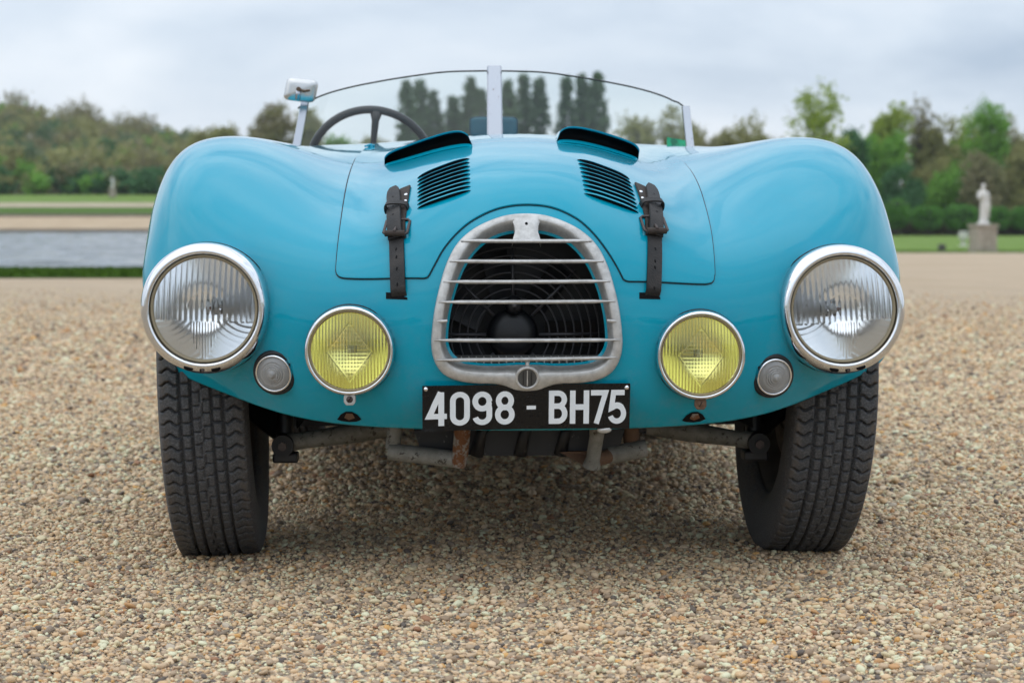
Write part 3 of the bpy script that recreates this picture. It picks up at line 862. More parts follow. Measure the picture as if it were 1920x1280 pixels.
# characters drawn as strokes (unit box 0..1 wide by 0..1.8 high)
def arc(cx, cy, rx, ry, a0, a1, n=14):
    return [(cx + rx * math.cos(R(a0 + (a1 - a0) * k / n)), cy + ry * math.sin(R(a0 + (a1 - a0) * k / n))) for k in range(n + 1)]
H_ = 1.8
GL = {
 '4': [[(.70, H_ - .0), (.12, .52), (1.0, .52)], [(.72, 0 - .0), (.72, H_)]],
 '0': [arc(.5, .5, .36, .36, 180, 360) + arc(.5, H_ - .5, .36, .36, 0, 180) + [(.14, .5)]],
 '9': [arc(.5, 1.27, .36, .39, 0, 360, 22) + [(.86, .5)] + arc(.5, .5, .36, .36, 0, -165)],
 '8': [arc(.5, 1.29, .33, .37, 0, 360, 22), arc(.5, .54, .37, .40, 0, 360, 22)],
 '-': [[(.0, .9), (.62, .9)]],
 'B': [[(.14, .14), (.14, H_ - .14), (.5, H_ - .14)] + arc(.5, 1.31, .33, .35, 90, -90)[1:] + [(.14, .96)], [(.5, .96)] + arc(.5, .55, .36, .41, 90, -90)[1:] + [(.0, .14)]],
 'H': [[(.14, 0), (.14, H_)], [(.86, 0), (.86, H_)], [(.14, .9), (.86, .9)]],
 '7': [[(.04, H_ - .14), (.86, H_ - .14), (.36, 0)]],
 '5': [[(.90, H_ - .14), (.28, H_ - .14), (.18, .86)] + arc(.48, .56, .38, .42, 128, -160, 22)],
}
def stroke(pts, w):
    P = np.array([q for i, q in enumerate(pts) if i == 0 or np.hypot(*(np.array(q) - np.array(pts[i-1]))) > 1e-4], float); n_ = len(P); Lf, Rt = [], []
    closed = np.allclose(P[0], P[-1])
    for i in range(n_):
        if closed and i in (0, n_ - 1): a = P[0] - P[-2]; b = P[1] - P[0]
        else:
            a = P[i] - P[i-1] if i > 0 else P[1] - P[0]
            b = P[i+1] - P[i] if i < n_ - 1 else P[-1] - P[-2]
        a = a / np.linalg.norm(a); b = b / np.linalg.norm(b)
        na, nb = np.array([-a[1], a[0]]), np.array([-b[1], b[0]])
        mt = na + nb; mt /= np.linalg.norm(mt); k = min(1 / max(mt @ na, .3), 2.6)
        Lf.append(P[i] + mt * w / 2 * k); Rt.append(P[i] - mt * w / 2 * k)
    return Lf, Rt
XSC = 3.215 / 3733
chars = [('4', 797, 835, 0), ('0', 841, 878, 0), ('9', 883, 920, 0), ('8', 926, 962, -1), ('-', 985, 1002, 1), ('B', 1027, 1062, 3), ('H', 1067, 1103, 4), ('7', 1105, 1139, 5), ('5', 1140, 1174, 6)]
for ch, xa, xb, dy in chars:
    a0 = (xa - 985) * XSC; wd = (xb - xa) * XSC; hh = .0545
    if ch == '-': wd = .0150 / .62 
    m = MB()
    for si, st in enumerate(GL[ch]):
        pts_ = []
        for q in range(len(st) - 1):                                  # subdivide so the stroke follows the bend of the plate
            A, B_ = np.array(st[q]), np.array(st[q+1]); k_ = max(1, int(np.linalg.norm(B_ - A) / .3))
            pts_ += [A + (B_ - A) * j / k_ for j in range(k_)]
        pts_.append(np.array(st[-1]))
        Lf, Rt = stroke(pts_, .29 if ch != '-' else .20)
        cv = lambda q: plate_pt(a0 + q[0] * wd, -.0285 + q[1] / H_ * hh + (.0 if ch == '-' else 0), .0008 + .00012 * si)
        cv0 = lambda q: plate_pt(a0 + q[0] * wd, -.0285 + q[1] / H_ * hh, -.0004)
        rows = [[cv0(l), cv(l), cv(r), cv0(r)] for l, r in zip(Lf, Rt)]
        m.grid(rows)
    m.build('character', PWHITE, plate, smooth=False)
for a, b in ((-.163, .0315), (.163, .0300)):
    p = plate_pt(a, b, .0006)
    MB().lathe([(0, .0018), (.0026, .0014), (.0036, 0)], 18, frame(p, (a * -.7, -1, .1))).build('screw', CHROME, plate)
p = plate_pt(.128, -.039, -.003); MB().lathe([(0, .004), (.010, .003), (.012, -.003)], 20, frame(p, (0, -1, .1)) @ Matrix.Diagonal((1, .5, 1, 1))).build('bracket', ALU, plate)

# ------------------------------------------------------------------ bonnet straps
def ribbon(xs, zs, offs, wid, th, taper=None):
    """strap following the body through (x, z) with offsets above it"""
    rows = []
    N = len(zs)
    for i in range(N):
        p, n, _ = on_body(xs[i], zs[i])
        wv = wid * (taper[i] if taper else 1)
        q0 = max(i - 1, 0); q1 = min(i + 1, N - 1)
        e_ = Vector((1, 0, 0)); e_ = (e_ - n * n.dot(e_)).normalized()
        if q0 != q1:
            tx = Vector((xs[q1] - xs[q0], 0, zs[q1] - zs[q0])).normalized(); e2 = Vector((tx.z, 0, -tx.x))
            if e2.x < 0: e2 = -e2
            e_ = (e2 - n * n.dot(e2)).normalized()
        c = p + n * offs[i]
        rows.append([c - e_ * wv/2, c - e_ * wv/2 * .96 + n * th, c + n * (th + .0004), c + e_ * wv/2 * .96 + n * th, c + e_ * wv/2])
    m = MB(); m.grid(rows); m.grid([[r[0], r[4]] for r in rows][::-1])
    m.add(rows[0], [(0, 1, 2, 3, 4)]); m.add(rows[-1], [(4, 3, 2, 1, 0)])
    return m
def make_strap(x0, z_low, z_top, lean, mirror):
    h = empty('bonnet_strap', parent=CAR)
    zb = z_top - .066                                             # buckle height
    N = 22
    zs = [z_low + (zb + .012 - z_low) * k / (N-1) for k in range(N)]
    xs = [x0 + lean * (z - z_low) for z in zs]
    offs = [(-.006 if k == 0 else (.001 if k == 1 else .0055)) for k in range(N)]
    ribbon(xs, zs, offs, .0255, .003).build('lower_strap', LEATHER, h, weld=1e-5, auto=50)
    # under layer riveted to the bonnet, slightly askew
    sg = 1 if not mirror else -1
    zs2 = [zb - .016 + (z_top + .003 - zb + .016) * k / 13 for k in range(14)]
    xs2 = [x0 + lean * (z - z_low) + sg * (.001 + .17 * max(0, z - zb - .01)) for z in zs2]
    ribbon(xs2, zs2, [.0045] * 14, .030, .003).build('anchor_strap', LEDGE, h, weld=1e-5, auto=50)
    for q in ((.046, .5), (.057, .5)):
        z = zb + q[0]; x = x0 + lean * (z - z_low) + sg * (.0125 + .17 * max(0, q[0] - .01) * .6)
        p, n, _ = on_body(x, z); MB().lathe([(0,.0095),(.002,.0095),(.0034,.0088),(.0036,.006)], 16, frame(p, n)).build('rivet', CHROME, h)
    # top layer with pointed tip
    zs3 = [zb - .017 + (z_top - zb + .017) * k / 17 for k in range(18)]
    xs3 = [x0 + lean * (z - z_low) - sg * .06 * max(0, z - zb - .015) for z in zs3]
    of3 = [.011 + .004 * math.sin(math.pi * min(1, k / 11)) for k in range(18)]
    tp = [1.0] * 15 + [.97, .86, .50]
    ribbon(xs3, zs3, of3, .0250, .003, tp).build('upper_strap', LEATHER, h, weld=1e-5, auto=50)
    for q in (.028, .043, .052, .060, ):
        z = zb + q - .012; x = float(np.interp(z, zs3, xs3)); p, n, _ = on_body(x, z); o3 = float(np.interp(z, zs3, of3))
        MB().lathe([(0,.0005),(.0017,.0003)], 12, frame(p + n * (o3 + .0034), n)).build('strap_hole', BLACK, h)
    for q in ((.020, .044, .062, .074) if not mirror else (.014, .046, .056, .075)):
        z = z_low + q; x = float(np.interp(z, zs, xs)); p, n, _ = on_body(x, z)
        MB().lathe([(0,.0005),(.0019,.0003)], 12, frame(p + n * .0089, n) @ Matrix.Diagonal((.75, 1.7, 1, 1))).build('strap_hole', BLACK, h)
    # keeper loop
    zk = zb + .031; xk = x0 + lean * (zk - z_low) ; p, n, _ = on_body(xk, zk); n = Vector((n.x * .25, n.y, n.z)).normalized(); F_ = frame(p, n)
    hw, t_ = .0175, .0185
    path = [(-hw, .003), (-hw - .001, .010), (-hw + .002, t_), (0, t_ + .0018), (hw - .002, t_), (hw + .001, .010), (hw, .003)]
    path = smooth_curve(path, 4)
    rows = []
    for a, b in path:
        nn = np.array([a * .6, b - .006]); nn /= np.linalg.norm(nn)
        rows.append([F_ @ Vector((a, y, b)) for y in (-.0065, .0065)] + [F_ @ Vector((a + nn[0] * .0025, y, b + nn[1] * .0025)) for y in (.006, -.006)])
    rows = [r + [r[0]] for r in rows]
    MB().grid(rows).build('keeper_loop', LEATHER, h, weld=1e-5, auto=50)
    # buckle: rounded rectangle with a roller and a pin
    pb, nb_, _ = on_body(x0 + lean * (zb - z_low), zb); nb_ = Vector((nb_.x * .25, nb_.y, nb_.z)).normalized(); F_ = frame(pb + nb_ * .011, nb_)
    bw, bh = .0195, .021
    loop = [(-bw, -bh+.004), (-bw, bh-.004), (-bw+.004, bh), (bw-.004, bh), (bw, bh-.004), (bw, -bh+.004), (bw-.004, -bh), (-bw+.004, -bh)]
    MB().tube([F_ @ Vector((a, b, .003 if b < 0 else -.001)) for a, b in loop], .0026, 8, closed=True).build('buckle', BUCKLE, h)
    MB().tube([F_ @ Vector((-.0165, -bh, .005)), F_ @ Vector((.0165, -bh, .005))], .0052, 14).build('roller', LEDGE, h, auto=40)
    MB().tube([F_ @ Vector((0, -bh + .016, .0035)), F_ @ Vector((0, -bh + .006, .0085)), F_ @ Vector((0, -bh - .001, .0105))], [.0028, .0026, .0024], 10).build('pin', BUCKLE, h)
    # slot in the body where the strap goes in
    sx_ = x0 - .006
    patch([(sx_ - .0155, z_low - .0015), (sx_ + .0195, z_low - .0025), (sx_ + .0195, z_low + .001), (sx_ - .004, z_low + .009), (sx_ - .0155, z_low + .009)], .0007, 3).build('slot', BLACK, h)
    return h
make_strap(-.2165, .497, .669, -.03, False)
make_strap(.1945, .497, .674, .065, True)

# holes in the lower edge with the bumper irons behind
for x, z, mt in ((-.301, .2995, RUST), (.272, .2975, RUSTY)):
    pts_ = [(x + a, z + b) for a, b in ((-.0205,-.0065),(-.014,.003),(-.005,.0085),(.005,.0088),(.014,.004),(.021,-.005),(.012,-.0092),(0,-.0105),(-.013,-.0092))]
    patch(pts_, .0008, 3).build('bumper_iron_hole', BLACK, body)
    patch([(x + a, z + b) for a, b in ((-.008,-.002),(-.004,.006),(.006,.006),(.010,-.002),(0,-.006))], .0018, 2).build('bumper_iron_end', mt, body)

# ------------------------------------------------------------------ wheels
def tyre_mesh():
    NT_, HW, Rr = 1400, .066, .312
    nw = 66
    wv = np.linspace(-HW, HW, nw + 1); th = np.linspace(0, 2 * math.pi, NT_, endpoint=False)
    Wg, Tg = np.meshgrid(wv, th, indexing='xy')               # [NT_, nw+1]
    s_ = Tg / (2 * math.pi)
    N = 84
    rad = Rr - .0045 * (Wg / HW) ** 2
    gw = .0021
    def ln(d, wdt): return np.clip(1.6 - np.abs(d) / wdt, 0, 1)
    dep = np.zeros_like(Wg)
    for c, wd in ((-.037, 1.1), (-.0175, 1.0), (.0175, 1.0), (.037, 1.1)):
        dep = np.maximum(dep, ln(Wg - c, gw * wd))
    irr = .0025 * np.sign(np.sin(Tg * N * .5))
    dep = np.maximum(dep, ln(Wg - irr, gw * .55) * .5)
    pit = 2 * math.pi * Rr / N
    def lat(phase, wid): return ln((((s_ * N + phase) % 1.0) - .5) * pit, gw * wid)
    a = np.abs(Wg)
    inner = (a > .0175) & (a < .037)
    dep = np.maximum(dep, np.where(inner, lat(0.0, .75), 0))
    mid = a <= .0175
    dep = np.maximum(dep, np.where(mid & (a > .004), lat(.27 + .45 * (Wg > 0), .6) * .8, 0))
    sh = a >= .037
    zig = .16 * np.sin((a - .037) / .029 * math.pi * 2.2)
    dep = np.maximum(dep, np.where(sh, lat(.5 * 0 + zig, .85), 0))
    rad = rad - .0095 * dep
    prof = [( .0725,.3035),( .0770,.290),( .0785,.265),( .0765,.238),( .070,.215),( .062,.203),( .055,.200)]
    cols = []
    for x, r in prof[::-1]: cols.append((np.full(NT_, -x), np.full(NT_, r)))
    cols.append((np.full(NT_, -.0705), np.full(NT_, .3065) - .003 * dep[:, 0]))
    for j in range(nw + 1): cols.append((np.full(NT_, wv[j]), rad[:, j]))
    cols.append((np.full(NT_, .0705), np.full(NT_, .3065) - .003 * dep[:, -1]))
    for x, r in prof: cols.append((np.full(NT_, x), np.full(NT_, r)))
    V = np.stack([np.stack([x, r * np.cos(th), r * np.sin(th)], -1) for x, r in cols], 1)   # [NT_, ncol, 3]
    nc = V.shape[1]; I = np.arange(NT_ * nc).reshape(NT_, nc)
    q = np.stack([I[:, :-1], np.roll(I, -1, 0)[:, :-1], np.roll(I, -1, 0)[:, 1:], I[:, 1:]], -1).reshape(-1, 4)
    return fast_mesh('tyre', V, q[:, ::-1], False)
TYRE = tyre_mesh(); TYRE.materials.append(RUBBER)
MX = Matrix.Rotation(R(90), 4, 'Y')
RIM = MB().lathe([(.205,-.062),(.209,-.056),(.200,-.050),(.192,-.03),(.186,.02),(.19,.045),(.201,.052),(.209,.058),(.205,.062)], 80, MX).lathe([(.188,.0),(.16,.012),(.12,.022),(.085,.020),(.05,.03),(0,.034)], 64, MX).mesh('rim'); RIM.materials.append(BRAKE)
DRUM = MB().lathe([(0,-.045),(.04,-.045),(.05,-.03),(.13,-.028),(.136,-.02),(.136,.015)], 56, MX).mesh('brake_drum'); DRUM.materials.append(BRAKE)
SLOT = []
def make_wheel(x, y, flip, rot, steer=0, cam_=0.0, name='wheel'):
    h = empty(name, parent=CAR); h.matrix_basis = Matrix.Translation((x, y, .3045)) @ Matrix.Rotation(cam_, 4, 'Y') @ Matrix.Rotation(R(180) * flip + steer, 4, 'Z') @ Matrix.Rotation(rot, 4, 'X')
    obj('tyre', TYRE, None, h); obj('rim', RIM, None, h); obj('brake_drum', DRUM, None, h)
    for k in range(6):
        a = 2 * math.pi * k / 6
        MB().box((-.0275, .085 * math.cos(a), .085 * math.sin(a)), (.012, .024, .055), Matrix.Rotation(a, 3, 'X')).build('drum_rib', BRAKE, h, bevel=.003)
    return h
make_wheel(-.570, 0.0, 1, .31, R(1.2), R(-2.2))
make_wheel(.541, 0.0, 0, .9, R(1.2), R(2.2))
make_wheel(-.555, 2.02, 1, 1.7)
make_wheel(.555, 2.02, 0, .2)

# ------------------------------------------------------------------ suspension, tray and irons below the nose
sus = empty('front_suspension', parent=CAR)
for sgn, mt in ((-1, GREYP), (1, GREYP)):
    a = Vector((sgn * .435, -.13, .217)); b = Vector((sgn * .235, -.10, .243))
    MB().tube([a, a + (b - a) * .2, a + (b - a) * .6, b], [.017, .0150, .0185, .0165], 16, flat=1.0).build('control_arm', mt, sus, auto=50)
    MB().tube([a + Vector((0, -.030, -.002)), a + Vector((0, .030, -.002))], .0200, 20).build('arm_joint', SOFT, sus, auto=40)
    MB().tube([a + Vector((0, -.037, -.002)), a + Vector((0, -.028, -.002))], .0085, 6).build('joint_bolt', BUCKLE, sus, smooth=False)
    MB().box((a.x + sgn * -.004, a.y, a.z - .025), (.046, .045, .018)).build('joint_bracket', SATIN, sus, bevel=.004, smooth=False)
    MB().tube([(a.x - sgn * .0, a.y + .03, a.z), (a.x + sgn * .0, a.y + .05, a.z + .16)], .0165, 14).build('kingpin', SATIN, sus, auto=40)
    MB().tube([(a.x, a.y + .05, a.z + .01), (sgn * .53, .0, .30)], [.02, .03], 14).build('stub_axle', SATIN, sus, auto=40)
    MB().tube([(sgn * .42, .06, .40), (sgn * .20, .06, .33)], .016, 12).build('upper_arm', SATIN, sus, auto=40)
tray = MB()
tp = [(-.195, .262), (-.185, .232), (-.165, .222), (-.06, .217), (.05, .217), (.14, .221), (.162, .232), (.170, .262)]
tray.grid([[(x, y, z) for x, z in tp] for y in (-.34, -.30, -.1, .25)]); tray.add([(x, -.34, z) for x, z in tp], [tuple(range(8))])
tray.build('under_tray', CHIP, CAR, auto=30, weld=1e-5)
for k, xx in enumerate((-.075, .0, .07)):
    MB().tube([(xx - .012, -.343, .218), (xx - .004, -.349, .258), (xx + .004, -.343, .270)], [.012, .009, .012], 10).build('tray_rib', CHIP, bpy.data.objects['under_tray'])
irons = empty('bumper_irons', parent=CAR)
MB().tube([(-.238, -.345, .226), (-.118, -.365, .2135)], .0150, 20).build('tube', GREYP, irons, auto=40)
MB().tube([(-.112, -.40, .290), (-.113, -.385, .255), (-.117, -.375, .212), (-.118, -.372, .205)], [.0150, .0140, .0135, .012], 16).build('upright', RUSTY, irons, auto=50)
MB().tube([(-.225, -.34, .290), (-.232, -.34, .230)], .013, 12).build('bracket', GREYP, irons, auto=40)
MB().tube([(.118, -.41, .292), (.117, -.39, .255), (.112, -.375, .215), (.110, -.37, .2015)], [.0160, .0125, .0125, .016], 16).build('upright', GREYP, irons, auto=50)
MB().tube([(.112, -.372, .212), (.150, -.33, .2165)], .0125, 14).build('elbow', RUST, irons, auto=40)
MB().tube([(.142, -.335, .2165), (.208, -.33, .228)], .0155, 20).build('tube', GREYP, irons, auto=40)
MB().tube([(.178, -.32, .30), (.185, -.32, .232)], .0145, 12).build('bracket', RUST, irons, auto=40)
MB().add([(.055,-.36,.225),(.16,-.34,.226),(.155,-.34,.213),(.105,-.36,.198),(.055,-.30,.225),(.16,-.28,.226),(.155,-.28,.213),(.105,-.30,.198)], [(0,1,2,3),(4,7,6,5),(0,4,5,1),(1,5,6,2),(2,6,7,3),(3,7,4,0)]).build('gusset', RUST, irons, smooth=False)
# inner wings and floor so that no daylight shows through the shell
m = MB()
for sgn in (-1, 1):
    m.add([(sgn*.40,-.30,.26),(sgn*.40,.42,.24),(sgn*.40,.42,.70),(sgn*.40,-.30,.58)], [(0,1,2,3)])
m.build('inner_wing', BLACK, CAR, smooth=False)
MB().box((0, 1.4, .20), (1.10, 1.9, .02)).build('floor_pan', SATIN, CAR, smooth=False)

# ------------------------------------------------------------------ windscreen, mirrors, steering wheel, cockpit
ws = empty('windscreen', parent=CAR)
WX = -.020
def cowl_z(x, y): return from_top(x, y)[0].z
def ws_base(s_): return Vector((WX + s_ * .455, .775 + .085 * abs(s_) ** 1.6, 0))
_top = [(0, .967), (.25, .9655), (.5, .9505), (.73, .932), (.88, .9135), (.95, .899), (1.0, .882)]
for sgn in (-1, 1):
    bot, top = [], []
    N = 40
    for k in range(N + 1):
        a = (k / N); s_ = sgn * (.03 + .965 * a); b = ws_base(s_)
        zb = cowl_z(b.x, min(b.y, .84)) - .004
        zt = float(np.interp(abs(s_), [q[0] for q in _top], [q[1] for q in _top]))
        bot.append(Vector((b.x, b.y, zb))); top.append(Vector((b.x, b.y + (zt - .8) * .28, zt)))
    kz = np.array([t.z for t in top]); kk = np.convolve(np.pad(kz, 3, mode='edge'), np.ones(7) / 7, 'valid'); kk[-3:] = kz[-3:]
    for t, z in zip(top, kk): t.z = float(z)
    G = [[b + (t - b) * j / 6 for j in range(7)] for b, t in zip(bot, top)]
    pane = MB().grid(G).build('pane', SCREEN, ws)
    MB().tube(top, .0019, 8).build('edge_trim', principled('glass_edge', (0.035, 0.032, 0.022), 0.35), ws)
def post(b, t, w_, d_, mat):
    b, t = Vector(b), Vector(t); m = MB()
    e_ = Vector((1, 0, 0)); f_ = (t - b).normalized().cross(e_).normalized()
    prof = [(-1, .3), (-.9, .8), (-.5, 1), (0, 1.06), (.5, 1), (.9, .8), (1, .3), (.8, -1), (-.8, -1)]
    rows = []
    for p, k in ((b, 1.08), (b + (t - b) * .1, 1.0), (t, .95)):
        rows.append([p + e_ * (a * w_ / 2 * k) - f_ * (-c) * d_ / 2 for a, c in prof])
    rows = [r + [r[0]] for r in rows]
    m.grid(rows); m.add(rows[-1][:-1], [tuple(range(9))]); m.add(rows[0][:-1], [tuple(range(9))[::-1]])
    return m.build('post', mat, ws, weld=1e-5, auto=40)
post((WX, .762, .806), (WX, .808, .976), .0355, .012, POST)
for s_, zt in ((-1, .905), (1, .890)):
    b = ws_base(s_); zb = cowl_z(b.x, .84) - .006
    post((b.x + s_ * .002, b.y - .006, zb), (b.x - s_ * .006 - (.0 if s_ > 0 else -.014), b.y + .022, zt), .0205, .012, POST)
MB().add([(WX-.020,.758,.820),(WX+.020,.758,.820),(WX+.026,.690,.812),(WX-.014,.690,.812),(WX-.020,.758,.812),(WX+.020,.758,.812),(WX+.026,.690,.806),(WX-.014,.690,.806)], [(0,1,2,3),(4,7,6,5),(0,4,5,1),(1,5,6,2),(2,6,7,3),(3,7,4,0)]).build('post_foot', POST, ws, bevel=.002)
# licence sticker in the corner of the glass
b = ws_base(.90)
g = NT('green_sticker'); n = g.noise(60, 3); g.set(Base_Color=g.mix(g.ramp(n, [(0.5, 0), (0.62, 1)]), (0.01, 0.36, 0.16), (0.01, 0.16, 0.08)), Roughness=0.5)
MB().grid([[(WX + .400, .836, .795), (WX + .400, .842, .8175)], [(WX + .445, .848, .797), (WX + .445, .854, .8105)]]).build('sticker', g.m, ws, smooth=False)

# door mirror on the left-hand post, seen from behind
mir = empty('post_mirror', parent=CAR)
b = ws_base(-1); c = Vector((b.x + .012, b.y - .012, .9235))
rows = []
for k in range(9):
    t = k / 8; s1 = [0.0, .55, .8, .93, 1.0, 1.0, 1.0, .97, .90][k]; dy = [-.022, -.021, -.019, -.015, -.009, -.002, .006, .010, .010][k]
    ring = []
    for q in range(40):
        a = 2 * math.pi * q / 40; ca, sa = math.cos(a), math.sin(a)
        x = .036 * math.copysign(abs(ca) ** .36, ca) * s1; z = .0262 * math.copysign(abs(sa) ** .36, sa) * s1
        ring.append(Matrix.Rotation(R(6), 3, 'Y') @ Vector((x + z * .10, dy, z)) + c)
    rows.append(ring)
rows = [[rows[k][q] for k in range(9)] for q in range(40)]
g = NT('mirror_shell_rust'); n = g.noise(30, 4, 0.6)
g.set(Base_Color=g.mix(g.ramp(n, [(0.63, 0), (0.70, 1)]), (0.62, 0.62, 0.61), (0.22, 0.11, 0.03)), Roughness=0.25, Metallic=0.9)
MB().grid(rows, closed_u=True).build('shell', g.m, mir, weld=1e-5)
MB().lathe([(0, 0), (.030, 0)], 32, frame(c + Vector((0, .009, 0)), (0, 1, 0)) @ Matrix.Diagonal((1.1, .82, 1, 1))).build('mirror_glass', REFL, mir)
MB().tube([c + Vector((-.004, -.030, .0005)), c + Vector((-.004, -.018, .0005))], [.0052, .0058], 12).build('bolt', RUST, mir, auto=40)
MB().tube([c + Vector((-.004, -.026, .0)), c + Vector((.008, -.026, -.004)), c + Vector((.022, -.024, -.002))], [.0035, .003, .0025], 8).build('clamp', RUST, mir)
MB().tube([c + Vector((-.004, -.024, .0)), c + Vector((-.006, -.018, -.022))], [.006, .0065], 10).build('stalk', POST, mir)

# interior mirror behind the centre post
im = empty('rear_view_mirror', parent=CAR)
m = MB(); c = Vector((WX + .001, .90, .843))
rr2 = []
for k, (s1, dy) in enumerate(((0, -.010), (.80, -.0095), (.93, -.008), (1.0, -.003), (1.0, .006), (.92, .009))):
    rr2.append([c + Vector((.055 * math.copysign(abs(math.cos(a)) ** .3, math.cos(a)) * s1, dy, .0225 * math.copysign(abs(math.sin(a)) ** .3, math.sin(a)) * s1)) for a in np.linspace(0, 2 * math.pi, 40, endpoint=False)])
MB().grid([[rr2[k][q] for k in range(6)] for q in range(40)], closed_u=True).build('shell', principled('mirror_back_paint', (0.004, 0.10, 0.145), 0.4), im, weld=1e-5)
rim_ = [c + Vector((.0555 * math.copysign(abs(math.cos(a)) ** .3, math.cos(a)), -.004, .023 * math.copysign(abs(math.sin(a)) ** .3, math.sin(a)))) for a in np.linspace(0, 2 * math.pi, 56, endpoint=False)]
MB().tube(rim_, .0016, 8, closed=True).build('rim', principled('mirror_rim_paint', (0.02, 0.07, 0.09), 0.35), im)
MB().tube([c + Vector((0, 0, -.02)), c + Vector((0, -.03, -.045))], .006, 10).build('stem', SATIN, im, auto=40)

# steering wheel
sw = empty('steering_wheel', parent=CAR)
sw.matrix_basis = frame((-.312, 1.13, .754), (0, 1, .42))
BAKE = principled('bakelite', (0.010, 0.011, 0.013), 0.32)
MB().tube([(.150 * math.cos(a), .150 * math.sin(a), 0) for a in np.linspace(0, 2 * math.pi, 80, endpoint=False)], .0098, 14, closed=True).build('wheel_rim', BAKE, sw)
for a in (96, 216, 336):
    ca, sa = math.cos(R(a)), math.sin(R(a))
    MB().tube([(.02 * ca, .02 * sa, -.035), (.08 * ca, .08 * sa, -.022), (.125 * ca, .125 * sa, -.008), (.147 * ca, .147 * sa, 0)], [.009, .0075, .009, .0165], 12, up=(0, 0, 1), flat=.7).build('spoke', BAKE, sw)
MB().lathe([(0, -.02), (.025, -.022), (.032, -.04), (.025, -.06)], 24).build('hub', BAKE, sw)
MB().tube([(0, 0, -.05), (0, 0, -.40)], .016, 12).build('column', SATIN, sw)

# cockpit
tub = MB()
ty = [(.97, .62), (.97, .26), (1.95, .24), (1.95, .60)]
tub.add([(s * .47, y, z) for s in (-1, 1) for y, z in ((.95, .72), (.95, .24), (1.98, .24), (1.98, .74))], [(0,1,2,3),(4,7,6,5),(0,4,5,1),(1,5,6,2),(2,6,7,3)])
tub.build('cockpit_tub', SOFT, CAR, smooth=False)
MB().box((0, .955, .70), (.88, .02, .14)).build('dashboard', TEAL, CAR, bevel=.006)
for sx_ in (-.23, .23):
    st = empty('seat', parent=CAR); st.location = (sx_, 1.52, .25)
    SEATM = principled('seat_leather', (0.028, 0.020, 0.017), 0.55)
    MB().box((0, 0, .06), (.40, .42, .12)).build('cushion', SEATM, st, bevel=.03)
    MB().box((0, .24, .25), (.40, .09, .36), (R(-14), 0, 0)).build('backrest', SEATM, st, bevel=.03)
# ================================================================== the place
rng = np.random.default_rng(7)
def sstep(a, b, x): return float(smoothstep(a, b, np.array(x)))
def land(X, Y):
    """height of the open ground: level round the car, falling gently away to the right"""
    X = np.asarray(X, float); Y = np.asarray(Y, float)
    D = Y - CAM_Y
    return -.0078 * np.clip(D - 6, 0, 79) * smoothstep(1, 9, X)

# gravel ground sheet (with the pond basin let into it on the left)
g = NT('gravel_ground')
geo = g.n('ShaderNodeNewGeometry'); pos = geo.outputs['Position']
v1 = g.n('ShaderNodeTexVoronoi'); v1.inputs['Scale'].default_value = 110; g.l(pos, v1.inputs['Vector'])
v2 = g.n('ShaderNodeTexVoronoi'); v2.inputs['Scale'].default_value = 38; g.l(pos, v2.inputs['Vector'])
sep = g.n('ShaderNodeSeparateColor'); g.l(v1.outputs['Color'], sep.inputs[0])
sep2 = g.n('ShaderNodeSeparateColor'); g.l(v2.outputs['Color'], sep2.inputs[0])
STONES = [(0.0, (0.40, 0.34, 0.25)), (0.16, (0.27, 0.235, 0.19)), (0.30, (0.46, 0.42, 0.34)), (0.46, (0.34, 0.31, 0.27)), (0.58, (0.50, 0.45, 0.36)), (0.72, (0.22, 0.19, 0.165)), (0.80, (0.38, 0.29, 0.18)), (0.88, (0.12, 0.115, 0.12)), (0.94, (0.45, 0.43, 0.40))]
c1 = g.ramp(sep.outputs[0], STONES, 'CONSTANT'); c2 = g.ramp(sep2.outputs[0], STONES, 'CONSTANT')
big = g.noise(.35, 5, 0.6, vec=pos); mid = g.noise(3.0, 4, 0.6, vec=pos)
base = g.mix(.35, c1, c2)
sand = g.mix(g.ramp(big, [(0.35, 0), (0.65, 1)]), (0.56, 0.42, 0.275), (0.64, 0.495, 0.345))
dist = g.n('ShaderNodeSeparateXYZ'); g.l(pos, dist.inputs[0])
far = g.ramp(g.math('MULTIPLY', dist.outputs[1], .05), [(0.10, 0.0), (0.40, 0.72), (1.0, 0.85)])   # further off the drive is finer, sandier stuff
base = g.mix(.42, base, (0.30, 0.215, 0.135))
col = g.mix(far, base, sand)
col = g.mix(g.ramp(mid, [(0.35, 0.0), (0.7, 0.28)]), col, (0.30, 0.24, 0.18))
g.set(Base_Color=col, Roughness=0.92, Specular_IOR_Level=0.2, Normal=g.bump(v1.outputs['Distance'], 0.8, 0.012))
GRAVEL = g.m
def hgrid(xs, ys, zf):
    X, Y = np.meshgrid(xs, ys, indexing='ij'); Z = zf(X, Y)
    I = np.arange(X.size).reshape(X.shape)
    return np.stack([X, Y, Z], -1), np.stack([I[:-1, :-1], I[1:, :-1], I[1:, 1:], I[:-1, 1:]], -1).reshape(-1, 4)
Y_of = lambda D: D + CAM_Y
def gravel_z(X, Y):
    z = land(X, Y)
    D = Y - CAM_Y
    return np.where((X < -1.0) & (D > 25.9), -1.2, z)
ys = np.concatenate([np.linspace(-60, -8, 14), np.linspace(-6, 20, 27), [Y_of(25.0), Y_of(25.8), Y_of(26.0)], np.linspace(Y_of(28), Y_of(85), 30)])
xs = np.concatenate([np.linspace(-150, -14, 18), np.linspace(-12, -2, 6), [-1.05, -.95], np.linspace(0, 14, 15), np.linspace(16, 60, 12), np.linspace(70, 200, 8)])
V, Q = hgrid(xs, ys, gravel_z)
tag(obj('gravel_ground', fast_mesh('gravel_ground', V, Q, True), GRAVEL), kind='structure')

